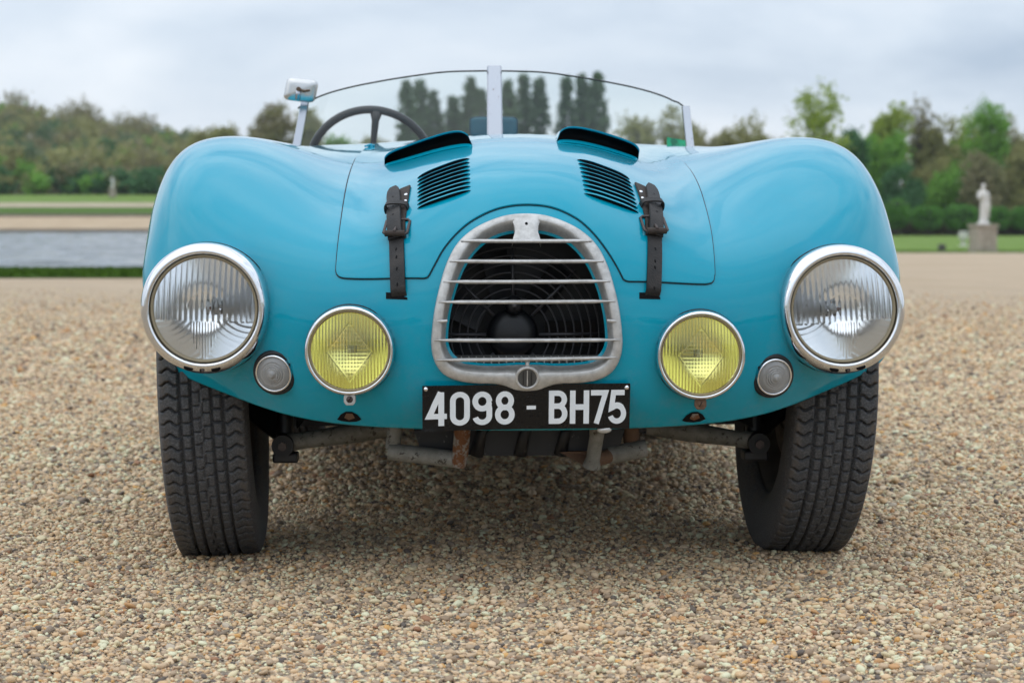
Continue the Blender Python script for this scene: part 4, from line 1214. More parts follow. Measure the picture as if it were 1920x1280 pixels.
def lawn_mat(name, a, b, sc=1.2):
    g = NT(name); n = g.noise(sc, 6, 0.7); n2 = g.noise(sc * 18, 3)
    g.set(Base_Color=g.mix(g.ramp(n, [(0.3, 0), (0.7, 1)]), a, b), Roughness=0.9, Specular_IOR_Level=0.15, Normal=g.bump(n2, 0.8, 0.06)); return g.m
LAWN = lawn_mat('lawn_grass', (0.115, 0.20, 0.030), (0.19, 0.27, 0.060), .5)
LAWN2 = lawn_mat('bank_grass', (0.055, 0.12, 0.010), (0.10, 0.18, 0.024), 2.0)
PATHM = lawn_mat('sandy_path', (0.40, 0.32, 0.23), (0.50, 0.41, 0.31), .3)
BANKM = lawn_mat('sandy_bank', (0.42, 0.31, 0.20), (0.52, 0.40, 0.27), .4)
STONEW = lawn_mat('pond_edge_stone', (0.10, 0.085, 0.065), (0.20, 0.17, 0.13), 3)

# lawn on the right and the plain beyond
V, Q = hgrid(np.concatenate([np.linspace(-2, 60, 63), np.linspace(70, 1500, 24)]), np.concatenate([np.linspace(Y_of(84.9), Y_of(260), 30), np.linspace(Y_of(300), 3000, 10)]), lambda X, Y: land(X, Y) + .03)
tag(obj('lawn', fast_mesh('lawn', V, Q, True), LAWN), kind='structure')
# blades along the lawn's near edge so that it does not end in a ruled line
def tufts(name, pts, h, mat, seed=1):
    r_ = np.random.default_rng(seed); P = np.asarray(pts, float); n = len(P)
    a = r_.uniform(0, math.pi, n); hh = h * r_.uniform(.5, 1.3, n); w_ = hh * .5
    dx, dy = np.cos(a) * w_, np.sin(a) * w_
    lean = r_.normal(0, .3, (n, 2)) * hh[:, None]
    q = np.stack([P + np.stack([-dx, -dy, 0*a], -1), P + np.stack([dx, dy, 0*a], -1),
                  P + np.stack([dx*.3 + lean[:, 0], dy*.3 + lean[:, 1], hh], -1), P + np.stack([-dx*.3 + lean[:, 0], -dy*.3 + lean[:, 1], hh], -1)], 1)
    return obj(name, fast_mesh(name, q, np.arange(n * 4).reshape(-1, 4)), mat)
n = 9000; X = rng.uniform(8, 34, n); D = 85 + np.abs(rng.normal(0, 3.0, n))
tag(tufts('lawn_grass', np.stack([X, Y_of(D), land(X, Y_of(D))], -1), .07, LAWN, 3), 'short grass along the near edge of the right-hand lawn', 'grass', kind='stuff')

# pond, its near grass verge and its stone edge
V, Q = hgrid(np.linspace(-130, -1.2, 30), [Y_of(22.6), Y_of(23.2), Y_of(25.2), Y_of(25.85)], lambda X, Y: .012 + .03 * np.sin(X * 1.3) * 0 + .02 * (Y > Y_of(23)))
tag(obj('near_verge', fast_mesh('near_verge', V, Q, True), LAWN2), kind='structure')
n = 16000; X = rng.uniform(-11, -1.2, n); D = rng.uniform(22.7, 25.8, n)
tag(tufts('verge_grass', np.stack([X, Y_of(D), np.full(n, .02)], -1), .045, LAWN2, 4), 'strip of short green grass along the near edge of the pond', 'grass', kind='stuff')
m = MB(); r_ = random.Random(3)
x = -40.0
edge = empty('pond_edge', (-20, Y_of(25.95), -.2)); tag(edge, 'low dark stone kerb along the near edge of the pond', 'kerb')
while x < -1.2:
    L_ = r_.uniform(.55, 1.0)
    MB().box((x + L_ / 2 + 20, 0, .1 + r_.uniform(-.01, .012)), (L_ - .02, .34 + r_.uniform(-.03, .03), .32)).build('stone', STONEW, edge, bevel=.02, smooth=False)
    x += L_
g = NT('pond_water')
mpn = g.n('ShaderNodeMapping'); mpn.inputs['Scale'].default_value = (.35, 1.0, 1.0); g.l(g.tc.outputs['Object'], mpn.inputs[0])
w1 = g.noise(2.2, 4, 0.6, vec=mpn.outputs[0], dist=.4); w2 = g.noise(.12, 2, 0.5)
g.set(Base_Color=(0.055, 0.065, 0.06), Roughness=0.07, IOR=1.33, Normal=g.bump(g.mix(0.3, w1, w2), 0.6, 0.10))
def waves(X, Y):
    r_ = np.random.default_rng(31); z = X * 0 - .25
    for k in range(26):
        wl = r_.uniform(.5, 2.6); a = r_.normal(math.pi / 2, .6); z = z + .0085 * wl ** .8 * np.sin(2 * math.pi * (X * math.cos(a) + Y * math.sin(a)) / wl + r_.uniform(0, 6.28)) * (.6 + .4 * np.sin(X * .07 + Y * .05 + k))
    return z
V, Q = hgrid(np.concatenate([[-200, -75], np.linspace(-60, -1.1, 150)]), np.concatenate([np.linspace(Y_of(25.9), Y_of(90), 420), np.linspace(Y_of(90.4), Y_of(205.5), 330)]), waves)
tag(obj('pond_water', fast_mesh('pond_water', V, Q, True), g.m), kind='structure')

# far bank: sand, dark edge, grass, path, lawn, rising towards the wooded hill
def strip(name, D0, z0, D1, z1, mat, x0=-260, x1=2.0, nx=40, slant=0.0):
    V, Q = hgrid(np.linspace(x0, x1, nx), np.linspace(0, 1, 5), lambda X, T: T)
    T = V[..., 1].copy(); X = V[..., 0]
    V[..., 1] = Y_of(D0 + (D1 - D0) * T); V[..., 2] = z0 + (z1 - z0) * T + slant * (X + 45) / 16
    return tag(obj(name, fast_mesh(name, V, Q, True), mat), kind='structure')
strip('far_bank_edge', 203.8, -.7, 204.6, .12, STONEW)
strip('far_sand_bank', 204.6, .12, 213, 1.38, BANKM)
strip('far_bank_wall', 213, 1.38, 213.3, 1.72, STONEW)
strip('lower_lawn', 213.3, 1.72, 222, 2.50, LAWN2)
strip('garden_path', 222, 2.50, 228, 3.02, PATHM)
strip('upper_lawn', 228, 3.02, 264, 4.45, LAWN)
def hill_z(X, D):
    k = np.clip((-22 - X) / 88, 0, 1.25) ** .9
    return 4.4 + (D - 264) * .004 + k * smoothstep(268, 440, D) * 15.0
V, Q = hgrid(np.linspace(-420, 2, 60), np.linspace(263.8, 560, 30), lambda X, Y: hill_z(X, Y))
V[..., 1] = Y_of(V[..., 1])
HILLM = lawn_mat('woodland_floor', (0.035, 0.045, 0.016), (0.075, 0.07, 0.035), .15)
tag(obj('wooded_hill', fast_mesh('wooded_hill', V, Q, True), HILLM), kind='structure')

# ------------------------------------------------------------------ trees
def leaf_mat(name, a, b, c):
    g = NT(name)
    geo = g.n('ShaderNodeNewGeometry')
    n = g.noise(.45, 3)
    col = g.mix(geo.outputs['Random Per Island'], a, b)
    col = g.mix(g.ramp(n, [(0.4, 0), (0.65, 1)]), col, c)
    g.set(Base_Color=col, Roughness=0.7, Specular_IOR_Level=0.2)
    tr = g.n('ShaderNodeBsdfTranslucent'); g.l(col, tr.inputs[0])
    mx = g.n('ShaderNodeMixShader'); mx.inputs[0].default_value = .28
    g.l(g.b.outputs[0], mx.inputs[1]).l(tr.outputs[0], mx.inputs[2]).l(mx.outputs[0], g.o.inputs['Surface'])
    return g.m
LEAF = {
 'poplar': leaf_mat('poplar_leaves', (0.075, 0.141, 0.066), (0.168, 0.243, 0.122), (0.122, 0.187, 0.102)),
 'olive': leaf_mat('olive_spring_leaves', (0.240, 0.250, 0.091), (0.399, 0.370, 0.149), (0.299, 0.299, 0.120)),
 'green': leaf_mat('bright_green_leaves', (0.116, 0.284, 0.038), (0.242, 0.452, 0.074), (0.179, 0.357, 0.054)),
 'dark': leaf_mat('dark_green_leaves', (0.045, 0.138, 0.055), (0.112, 0.237, 0.088), (0.075, 0.188, 0.070)),
 'lime': leaf_mat('lime_green_leaves', (0.245, 0.326, 0.046), (0.392, 0.457, 0.082), (0.293, 0.376, 0.065)),
 'brown': leaf_mat('budding_brown_leaves', (0.227, 0.196, 0.112), (0.350, 0.309, 0.176), (0.246, 0.246, 0.112)),
 'hedge': leaf_mat('clipped_hedge_leaves', (0.076, 0.216, 0.039), (0.162, 0.367, 0.065), (0.119, 0.281, 0.054)),
}
BARK = principled('grey_brown_bark', (0.085, 0.070, 0.055), 0.9)
def leaf_quads(P, size, r_):
    n = len(P)
    d1 = r_.normal(size=(n, 3)); d1 /= np.linalg.norm(d1, axis=1, keepdims=True)
    d2 = np.cross(d1, r_.normal(size=(n, 3))); d2 /= np.maximum(np.linalg.norm(d2, axis=1, keepdims=True), 1e-6)
    s_ = size * r_.uniform(.55, 1.35, (n, 1))
    a, b = d1 * s_ * .5, d2 * s_ * .36
    return np.stack([P - a, P + b, P + a, P - b], 1).reshape(-1, 3)
def crown_points(kind, H, W, dens, r_, base):
    """points of leaf clumps for a tree of height H, crown width W, crown starting at base*H"""
    nc = int(dens)
    if kind == 'poplar':
        t = r_.uniform(0, 1, nc); rad = W / 2 * np.minimum(1, 2.2 * (t + .04)) * np.minimum(1, (1.03 - t) * 4.0) ** .6
        lump = 1 + .12 * np.sin(t * 17 + r_.uniform(0, 6)) ; a = r_.uniform(0, 2 * math.pi, nc); q = r_.uniform(.05, 1, nc) ** .5
        C = np.stack([np.cos(a) * rad * q * lump, np.sin(a) * rad * q * lump, H * (base + (1 - base) * t)], -1); cs = W * .075
    else:
        nl = 9; lob = r_.normal(size=(nl, 3)); lob /= np.linalg.norm(lob, axis=1, keepdims=True); lob *= r_.uniform(.25, .62, (nl, 1)); lr = r_.uniform(.30, .50, nl)
        k = r_.integers(0, nl, nc); v = r_.normal(size=(nc, 3)); v /= np.linalg.norm(v, axis=1, keepdims=True)
        v *= r_.uniform(.45, 1, (nc, 1)) ** .5
        C = lob[k] + v * lr[k][:, None]
        C[:, :2] *= W / 2 / .92; C[:, 2] = H * (base + (1 - base) * .5) + C[:, 2] * H * (1 - base) * .5 / .92
        cs = W * .055
    return C, cs
def tree_meshes(kind, H, W, leafkey, dens=120, per=22, size=.4, base=.25, seed=0, twig=0):
    r_ = np.random.default_rng(seed)
    C, cs = crown_points(kind, H, W, dens, r_, base)
    P = np.repeat(C, per, 0) + r_.normal(size=(len(C) * per, 3)) * cs
    me = fast_mesh('crown', leaf_quads(P, size, r_), np.arange(len(P) * 4).reshape(-1, 4)); me.materials.append(LEAF[leafkey])
    m = MB(); tr = max(.10, H * .018)
    top = H * (.55 if kind != 'poplar' else .9)
    wob = r_.normal(0, .02 * H, (5, 2)); wob[0] = 0
    m.tube([(wob[i, 0], wob[i, 1], top * i / 4 - (.4 if i == 0 else 0)) for i in range(5)], [tr * (1.25 if i == 0 else 1 - .19 * i) for i in range(5)], 8)
    nb = 9 + twig
    for k in range(nb):
        c = C[r_.integers(0, len(C))]; z0 = H * r_.uniform(.18, .5)
        if c[2] < z0: z0 = max(c[2] - .1 * H, .1 * H)
        s0 = Vector((wob[2, 0] * .6, wob[2, 1] * .6, z0)); e_ = Vector(c)
        md = s0.lerp(e_, .5) + Vector((0, 0, .05 * H))
        m.tube([s0, md, e_], [tr * .42, tr * .25, tr * .06], 5)
    for k in range(twig * 2):
        c = Vector(C[r_.integers(0, len(C))]); d_ = Vector((r_.normal() * .5, r_.normal() * .5, abs(r_.normal()) + .6)).normalized()
        m.tube([c, c + d_ * H * r_.uniform(.06, .16)], [tr * .10, tr * .03], 4)
    tk = m.mesh('trunk'); tk.materials.append(BARK)
    return me, tk
def px_x(px, D): return (px - 960) * D / 3733.3
def px_z(py, D): return CAM_H + (420 - py) * D / 3733.3
def tree(name, label, px, D, top_py, ground, W, kind, leafkey, group, rz=0, src=None, **k):
    H = px_z(top_py, D) - ground
    o = empty(name, (px_x(px, D), Y_of(D), ground), rz)
    cm, tm = tree_meshes(kind, H, W, leafkey, **k)
    obj('crown', cm, None, o); obj('trunk', tm, None, o)
    tag(o, label, 'tree', group)
    return o
# poplars seen through the windscreen
G_ = 'tall poplars behind the windscreen'
pops = [(763,157,'first tall dark poplar from the left, seen through the windscreen above the steering wheel'),
        (789,156,'second poplar from the left, seen through the windscreen, joined to its neighbours'),
        (813,176,'third poplar from the left, lower shoulder of the first poplar clump'),
        (851,186,'shorter poplar at the left of the second clump behind the windscreen'),
        (882,150,'tallest poplar just left of the centre windscreen post'),
        (903,172,'poplar half hidden by the left edge of the centre windscreen post'),
        (952,158,'poplar showing just right of the centre windscreen post'),
        (982,145,'middle poplar of the clump right of the centre windscreen post'),
        (1011,152,'right-hand poplar of the clump next to the centre windscreen post'),
        (1062,150,'left poplar of the rightmost clump above the right air scoop'),
        (1091,146,'middle poplar of the rightmost clump above the right air scoop'),
        (1119,140,'poplar whose tip stands above the windscreen edge, rightmost of the poplars')]
for i, (px, py, lb) in enumerate(pops):
    tree('poplar_tree', lb, px, 268 + (i * 37 % 20), py, -.6, 2.7, 'poplar', 'poplar', G_, dens=420, per=22, size=.44, base=.04, seed=20 + i)
# round trees left and right of the windscreen
G_ = 'round spring trees on the horizon'
for i, (px, D, py, W, key, lb) in enumerate([
    (395, 262, 222, 6.5, 'olive', 'low olive green tree at the right end of the left-hand wood'),
    (440, 258, 202, 6.5, 'olive', 'round olive tree standing above the left front wing'),
    (510, 255, 190, 7.5, 'brown', 'brownish round tree directly left of the post mirror'),
    (578, 258, 203, 6.0, 'olive', 'olive tree behind the left windscreen post'),
    (640, 270, 248, 5.5, 'green', 'low green tree seen through the steering wheel'),
    (705, 275, 244, 6.0, 'olive', 'low olive tree just right of the steering wheel spoke'),
    (1192, 240, 214, 6.5, 'olive', 'round olive tree above the right air scoop, right of the poplars'),
    (1253, 238, 201, 6.5, 'olive', 'round tree seen through the right end of the windscreen'),
    (1335, 236, 212, 6.5, 'brown', 'brownish tree directly right of the right windscreen post'),
    (1300, 246, 226, 6.5, 'olive', 'low olive tree partly hidden by the right windscreen post'),
    (1368, 246, 222, 6.5, 'olive', 'low olive tree between the brownish tree and the spreading olive tree'),
    (1446, 244, 238, 6.0, 'brown', 'lowest brown tree just above the crown of the right front wing'),
    (1402, 238, 214, 7.0, 'olive', 'spreading olive tree above the valley of the right front wing')]):
    tree('round_tree', lb, px, D, py, 4.2 if px < 900 else -.6, W, 'round', key, G_, dens=210, per=24, size=.42, base=.06 if px<900 else .2, seed=50 + i, twig=6)
# the park trees on the right
G_ = 'park trees on the right'
for i, (px, D, py, W, key, dens, tw, bs, lb) in enumerate([
    (1525, 190, 156, 8.0, 'lime', 62, 12, .28, 'loose airy spring tree standing tallest above the right front wing'),
    (1585, 200, 228, 4.6, 'dark', 150, 2, .05, 'dark green tree against the outer curve of the right front wing'),
    (1648, 214, 222, 7.0, 'green', 190, 2, .04, 'dense bright green tree right of the dark green one'),
    (1668, 222, 184, 5.5, 'lime', 90, 8, .40, 'yellow green tree rising behind the dense bright green tree'),
    (1712, 226, 168, 6.0, 'brown', 34, 22, .35, 'nearly bare tree with thin twigs behind the yellow green tree'),
    (1760, 224, 196, 6.0, 'olive', 75, 12, .25, 'olive half-leafed tree left of the white statue'),
    (1735, 215, 285, 7.0, 'olive', 130, 4, .03, 'low olive tree filling the space above the clipped hedge'),
    (1800, 228, 235, 6.5, 'green', 90, 10, .10, 'thin green tree behind and left of the statue'),
    (1848, 218, 184, 6.6, 'green', 80, 14, .25, 'tall green tree with bare side twigs directly above the statue'),
    (1838, 208, 290, 6.5, 'brown', 120, 6, .02, 'low brown undergrowth tree right behind the statue'),
    (1893, 226, 214, 6.0, 'brown', 50, 20, .20, 'bare brownish tree right of the statue'),
    (1912, 210, 262, 6.5, 'olive', 120, 8, .04, 'olive tree at the right edge of the picture'),
    (1690, 206, 312, 5.5, 'dark', 110, 3, .02, 'low dark tree behind the clipped ball shrub'),
    (1618, 232, 236, 6.5, 'green', 120, 6, .05, 'green tree filling the gap between the dark tree and the dense bright one'),
    (1737, 236, 222, 6.5, 'olive', 90, 10, .10, 'thin olive tree closing the gap left of the half-leafed tree'),
    (1808, 238, 208, 6.5, 'lime', 80, 10, .15, 'light green tree showing over the thin tree left of the statue'),
    (1876, 238, 200, 6.5, 'olive', 90, 12, .10, 'olive tree rising behind the bare tree right of the statue'),
    (1775, 212, 300, 6.5, 'green', 120, 4, .02, 'low green tree behind the second clipped hedge block'),
    (1880, 214, 300, 6.0, 'dark', 110, 4, .02, 'low dark tree behind the narrow hedge block')]):
    tree('park_tree', lb, px, D + 8, py, -.6, W, 'round', key, G_, dens=int(dens * 2.3), per=24, size=.38, base=bs, seed=80 + i, twig=tw)

# clipped hedges and ball shrub
def clipped(name, label, cat, px0, px1, py0, py1, D, ball, seed, group):
    r_ = np.random.default_rng(seed)
    W = px_x(px1, D) - px_x(px0, D); zt, zb = px_z(py0, D), px_z(py1, D)
    c = np.array([(px_x(px0, D) + px_x(px1, D)) / 2, Y_of(D), zb])
    n = 4200; H = zt - zb
    v = r_.normal(size=(n, 3)); v /= np.linalg.norm(v, axis=1, keepdims=True)
    e_ = .95 if ball else .60
    v = np.sign(v) * np.abs(v) ** e_; v *= r_.uniform(.86, 1.03, (n, 1))
    P = v * np.array([W / 2, 1.3, H / 2]) + np.array([0, 0, H / 2])
    o = empty(name, tuple(c), 0)
    me = fast_mesh('foliage', leaf_quads(P, .24, r_), np.arange(n * 4).reshape(-1, 4)); obj('foliage', me, LEAF['hedge'], o)
    core = MB()
    core.lathe([(0, .04 * H), (.9, .10 * H), (1.0, .3 * H), (1.0, .7 * H), (.9, .9 * H), (0, .96 * H)], 20, Matrix.Diagonal((W / 2 * .84, 1.05, 1, 1)))
    core.build('inner_branches', principled('hedge_core', (0.02, 0.04, 0.012), 0.9), o)
    for k in range(max(1, int(W / 1.6))):
        x = -W / 2 + W * (k + .5) / max(1, int(W / 1.6))
        MB().tube([(x, 0, -zb - .8), (x + .05, 0, H * .2)], [.11, .09], 7).build('stem', BARK, o)
    tag(o, label, cat, group)
G_ = 'clipped greenery along the right-hand lawn'
clipped('ball_shrub', 'clipped round shrub at the left end of the right-hand hedge', 'shrub', 1655, 1706, 374, 428, 200, True, 1, G_)
for i, (a, b, t, lb) in enumerate([(1710, 1764, 388, 'first clipped hedge block right of the ball shrub'), (1771, 1830, 385, 'second clipped hedge block, just left of the statue'), (1852, 1888, 389, 'narrow clipped hedge block just right of the statue'), (1895, 1958, 388, 'clipped hedge block at the right edge of the picture')]):
    clipped('clipped_hedge', lb, 'hedge', a, b, t, 430, 202 + i * .7, False, 5 + i, G_)
m = MB()
# brown hedge bottoms behind
n = 5000; r_ = np.random.default_rng(44); X = r_.uniform(px_x(1600, 206), px_x(2000, 206), n); P = np.stack([X, Y_of(206 + r_.uniform(0, 3, n)), r_.uniform(-.6, .9, n)], -1)
tag(obj('undergrowth', fast_mesh('undergrowth', leaf_quads(P, .4, r_), np.arange(n * 4).reshape(-1, 4)), leaf_mat('undergrowth_leaves', (0.05, 0.04, 0.025), (0.10, 0.075, 0.045), (0.07, 0.06, 0.03))), 'brown undergrowth at the foot of the right-hand park trees', 'undergrowth', kind='stuff')

# left-hand wood on the hill: reads as one mass
r_ = np.random.default_rng(11)
allP = {k: [] for k in ('olive', 'green', 'dark', 'brown', 'poplar')}
for k in range(1350):
    D = 270 + 190 * r_.uniform(0, 1) ** .8; px = r_.uniform(-800, 640); X = px_x(px, D)
    z0 = float(hill_z(np.array(X), np.array(D)))
    H = r_.uniform(5, 8.2); W = r_.uniform(4.2, 7)
    if px > 420: H *= .85
    C, cs = crown_points('round', H, W, 30, r_, .05)
    P = np.repeat(C, 10, 0) + r_.normal(size=(len(C) * 10, 3)) * cs * 1.3 + np.array([X, Y_of(D), z0])
    key = r_.choice(['olive', 'brown', 'poplar', 'green', 'dark'], p=[.46, .27, .12, .10, .05])
    allP[key].append(P)
for k in range(60):                                             # dark shrubs along the foot
    D = r_.uniform(265, 271); px = r_.uniform(-150, 420); X = px_x(px, D)
    H = r_.uniform(2.2, 4.2); C, cs = crown_points('round', H, r_.uniform(3, 5.5), 24, r_, 0.0)
    P = np.repeat(C, 12, 0) + r_.normal(size=(len(C) * 12, 3)) * cs * 1.5 + np.array([X, Y_of(D), 4.4])
    allP[r_.choice(['dark', 'green', 'dark', 'olive'])].append(P)
for k in range(26):                                             # bare crowns standing out of the skyline
    D = r_.uniform(420, 450); px = r_.choice([r_.uniform(-40, 75), r_.uniform(200, 320), r_.uniform(130, 175)]); X = px_x(px, D)
    z0 = float(hill_z(np.array(X), np.array(D))); C, cs = crown_points('round', r_.uniform(9, 11.5), 6, 26, r_, .3)
    allP['brown'].append(np.repeat(C, 6, 0) + r_.normal(size=(len(C) * 6, 3)) * cs * 1.6 + np.array([X, Y_of(D), z0]))
verts, mi = [], []
for i, (k, L_) in enumerate(allP.items()):
    P = np.concatenate(L_); verts.append(leaf_quads(P, .62, r_)); mi += [i] * len(P)
verts = np.concatenate(verts); me = fast_mesh('hillside_wood', verts, np.arange(len(verts)).reshape(-1, 4))
for k in allP: me.materials.append(LEAF[k])
me.polygons.foreach_set('material_index', np.array(mi, dtype=np.int32))
tag(obj('hillside_wood', me), 'olive and brown spring wood covering the hill on the left', 'wood', kind='stuff')
# wood on the far side of the drive, behind the photographer: it shows in the chrome and the paint
P = []
for k in range(80):
    a = R(r_.uniform(95, 265)); D = r_.uniform(100, 125); H = r_.uniform(6, 11)
    C, cs = crown_points('round', H, r_.uniform(8, 12), 22, r_, .02)
    P.append(np.repeat(C, 7, 0) + r_.normal(size=(len(C) * 7, 3)) * cs * 1.6 + np.array([D * math.sin(a), CAM_Y + D * math.cos(a), 0]))
P = np.concatenate(P)
tag(obj('park_wood', fast_mesh('park_wood', leaf_quads(P, 1.3, r_), np.arange(len(P) * 4).reshape(-1, 4)), LEAF['olive']), 'wood along the far side of the gravel drive', 'wood', kind='stuff')

# ------------------------------------------------------------------ statues, urn and stone block
g = NT('weathered_marble'); n = g.noise(6, 6, 0.65)
g.set(Base_Color=g.mix(g.ramp(n, [(0.35, 0), (0.65, 1)]), (0.50, 0.48, 0.44), (0.78, 0.76, 0.72)), Roughness=0.75, Normal=g.bump(n, 0.3, 0.03)); MARBLE = g.m
g = NT('pedestal_stone'); n = g.noise(4, 6, 0.65)
g.set(Base_Color=g.mix(g.ramp(n, [(0.35, 0), (0.65, 1)]), (0.27, 0.23, 0.18), (0.42, 0.36, 0.30)), Roughness=0.85, Normal=g.bump(n, 0.4, 0.03)); PSTONE = g.m
def statue(label, px, base_py, top_ped, top_py, D, ground, pw, mat_p):
    x = px_x(px, D); hp = px_z(top_ped, D) - ground; hs = px_z(top_py, D) - px_z(top_ped, D)
    o = empty('garden_statue', (x, Y_of(D), ground), R(12)); tag(o, label, 'statue', 'marble statues in the park')
    m = MB(); m.box((0, 0, hp * .06), (pw * 1.06, pw * 1.06, hp * .12)); m.box((0, 0, hp * .50), (pw * .92, pw * .92, hp * .78)); m.box((0, 0, hp * .93), (pw * .98, pw * .98, hp * .12))
    ped = MB().box((0, 0, hp * .50), (pw * .92, pw * .92, hp * .76)).build('pedestal', mat_p, o, smooth=False, bevel=.02)
    MB().box((0, 0, hp * .06), (pw * 1.04, pw * 1.04, hp * .12)).build('plinth', mat_p, ped, smooth=False, bevel=.02)
    MB().box((0, 0, hp * .925), (pw * 1.02, pw * 1.02, hp * .10)).build('cornice', mat_p, ped, smooth=False, bevel=.02)
    # draped standing figure: one continuous lofted body, one arm across the chest
    s_ = hs
    secs = [(0, .20, .17, 0, 0), (.04, .20, .17, 0, 0), (.05, .135, .11, 0, 0), (.15, .115, .095, .01, 0), (.28, .12, .10, .02, 0), (.42, .128, .108, .03, -.005), (.50, .135, .105, .03, -.005), (.58, .112, .088, .015, 0), (.66, .12, .092, 0, 0), (.74, .135, .095, -.015, 0), (.80, .128, .085, -.02, 0), (.835, .075, .06, -.02, 0), (.855, .043, .043, -.018, -.005), (.875, .05, .052, -.015, -.008), (.92, .062, .068, -.012, -.01), (.965, .055, .06, -.012, -.005), (.99, .028, .03, -.012, 0), (1.0, .004, .004, -.012, 0)]
    rows = []
    for q in range(28):
        a = 2 * math.pi * q / 28
        rows.append([(((rx * (1 + .05 * math.cos(9 * a) * (.1 < t < .56))) * math.cos(a) + ox) * s_ * .82, ((ry * (1 + .07 * math.sin(7 * a) * (.1 < t < .56))) * math.sin(a) + oy) * s_ * .82, hp * .972 + t * s_) for t, rx, ry, ox, oy in secs])
    fig = MB().grid(rows, closed_u=True).build('figure', MARBLE, o)
    hz = hp * .972
    MB().tube([(-.115 * s_, 0, hz + .79 * s_), (-.15 * s_, -.02 * s_, hz + .64 * s_), (-.07 * s_, -.10 * s_, hz + .66 * s_), (-.01 * s_, -.10 * s_, hz + .74 * s_)], [.04 * s_, .034 * s_, .027 * s_, .022 * s_], 10).build('arm', MARBLE, fig)
    MB().tube([(.09 * s_, 0, hz + .79 * s_), (.135 * s_, 0, hz + .64 * s_), (.125 * s_, -.04 * s_, hz + .48 * s_)], [.04 * s_, .034 * s_, .025 * s_], 10).build('arm', MARBLE, fig)
    MB().tube([(.10 * s_, .04 * s_, hz + .80 * s_), (.15 * s_, .05 * s_, hz + .5 * s_), (.13 * s_, .05 * s_, hz + .12 * s_)], [.04 * s_, .06 * s_, .05 * s_], 10).build('cloak', MARBLE, fig)
    return o
statue('large white marble statue on a square stone pedestal at the right', 1842, 474, 419, 343, 86, float(land(20.3, Y_of(86))), .98, PSTONE)
statue('small distant white statue on the far lawn left of the car', 213, 367, 352, 331, 250, 3.95, .9, PSTONE)
D = 108; u_ = empty('garden_urn', (px_x(1805, D), Y_of(D), float(land(24, Y_of(D))) + .03)); tag(u_, 'small white stone urn on the lawn left of the large statue', 'urn')
MB().lathe([(0,0),(.16,0),(.16,.06),(.07,.12),(.06,.2),(.10,.26),(.19,.36),(.24,.5),(.25,.62),(.22,.70),(.27,.76),(.28,.80),(.22,.81),(.20,.72),(0,.6)], 32).build('bowl', MARBLE, u_)
MB().box((0, 0, .02), (.4, .4, .12)).build('foot', MARBLE, u_, bevel=.01, smooth=False)
D = 87.5; b_ = MB().box((0, 0, .17), (.30, .30, .36)).build('stone_block', principled('dark_stone', (0.09, 0.085, 0.08), 0.85), None, bevel=.03, smooth=False)
b_.location = (px_x(1765, D), Y_of(D), float(land(19, Y_of(D)))); tag(b_, 'small dark grey stone block at the edge of the right-hand lawn', 'stone block')

# ------------------------------------------------------------------ loose gravel: real pebbles near the camera
PEB = bpy.data.collections.new('pebble_shapes')
g = NT('pebbles'); oi = g.n('ShaderNodeObjectInfo')
c = g.ramp(oi.outputs['Random'], [(0.0,(0.755,0.524,0.304)),(0.13,(0.571,0.399,0.244)),(0.25,(0.780,0.664,0.412)),(0.38,(0.448,0.322,0.209)),(0.47,(0.780,0.580,0.376)),(0.58,(0.671,0.442,0.232)),(0.66,(0.329,0.224,0.141)),(0.73,(0.780,0.756,0.509)),(0.81,(0.242,0.180,0.132)),(0.86,(0.572,0.299,0.116)),(0.90,(0.083,0.067,0.061)),(0.945,(0.352,0.158,0.078)),(0.965,(0.710,0.381,0.110)),(0.98,(0.521,0.432,0.325))], 'CONSTANT')
n = g.noise(160, 3, 0.6)
pn = g.noise(1.7, 4, 0.6, vec=oi.outputs['Location'])
c = g.mix(g.ramp(pn, [(0.45, 0.0), (0.7, 0.25)]), c, (0.47, 0.34, 0.20))
g.set(Base_Color=g.mix(g.ramp(n, [(0.35, 0), (0.75, .45)]), c, (0.40, 0.33, 0.25)), Roughness=0.72, Specular_IOR_Level=0.3)
r_ = np.random.default_rng(2)
for k in range(10):
    bm = bmesh.new(); bmesh.ops.create_icosphere(bm, subdivisions=2, radius=1.0)
    sc_ = np.array([r_.uniform(.85, 1.25), r_.uniform(.65, .95), r_.uniform(.42, .70)]); f1 = r_.normal(size=(4, 3)); ph = r_.uniform(0, 6, 4)
    for v in bm.verts:
        p = np.array(v.co); d_ = 1 + sum(.07 * math.sin(2.1 * p @ f1[q] + ph[q]) for q in range(4))
        for q in range(1 + k % 4): d_ *= min(1, (.70 + .07 * q) / max(abs(p @ (f1[q] / np.linalg.norm(f1[q]))), .3))
        v.co = Vector(p * d_ * sc_)
    me = bpy.data.meshes.new('pebble'); bm.to_mesh(me); bm.free()
    me.polygons.foreach_set('use_smooth', [True] * len(me.polygons)); me.materials.append(g.m)
    PEB.objects.link(bpy.data.objects.new('pebble', me))
def zone(D0, D1, density, size, seed, margin=.5):
    r_ = np.random.default_rng(seed); out = []
    area = 0
    for d0 in np.arange(D0, D1, .25):
        hw = (d0 + .25) * .2575 + margin
        n = int(2 * hw * .25 * density)
        out.append(np.stack([r_.uniform(-hw, hw, n), Y_of(r_.uniform(d0, d0 + .25, n))], -1))
    P = np.concatenate(out); n = len(P)
    s_ = size * np.exp(r_.normal(0, .42, n)); s_ = np.clip(s_, size * .5, size * 3.0)
    z = land(P[:, 0], P[:, 1]) + s_ * r_.uniform(-.35, .75, n) + .0009 * np.sin(P[:, 0] * 6.3 + 1.7 * np.sin(P[:, 1] * 2.9)) * np.sin(P[:, 1] * 5.1)
    return np.concatenate([P, z[:, None]], 1), s_
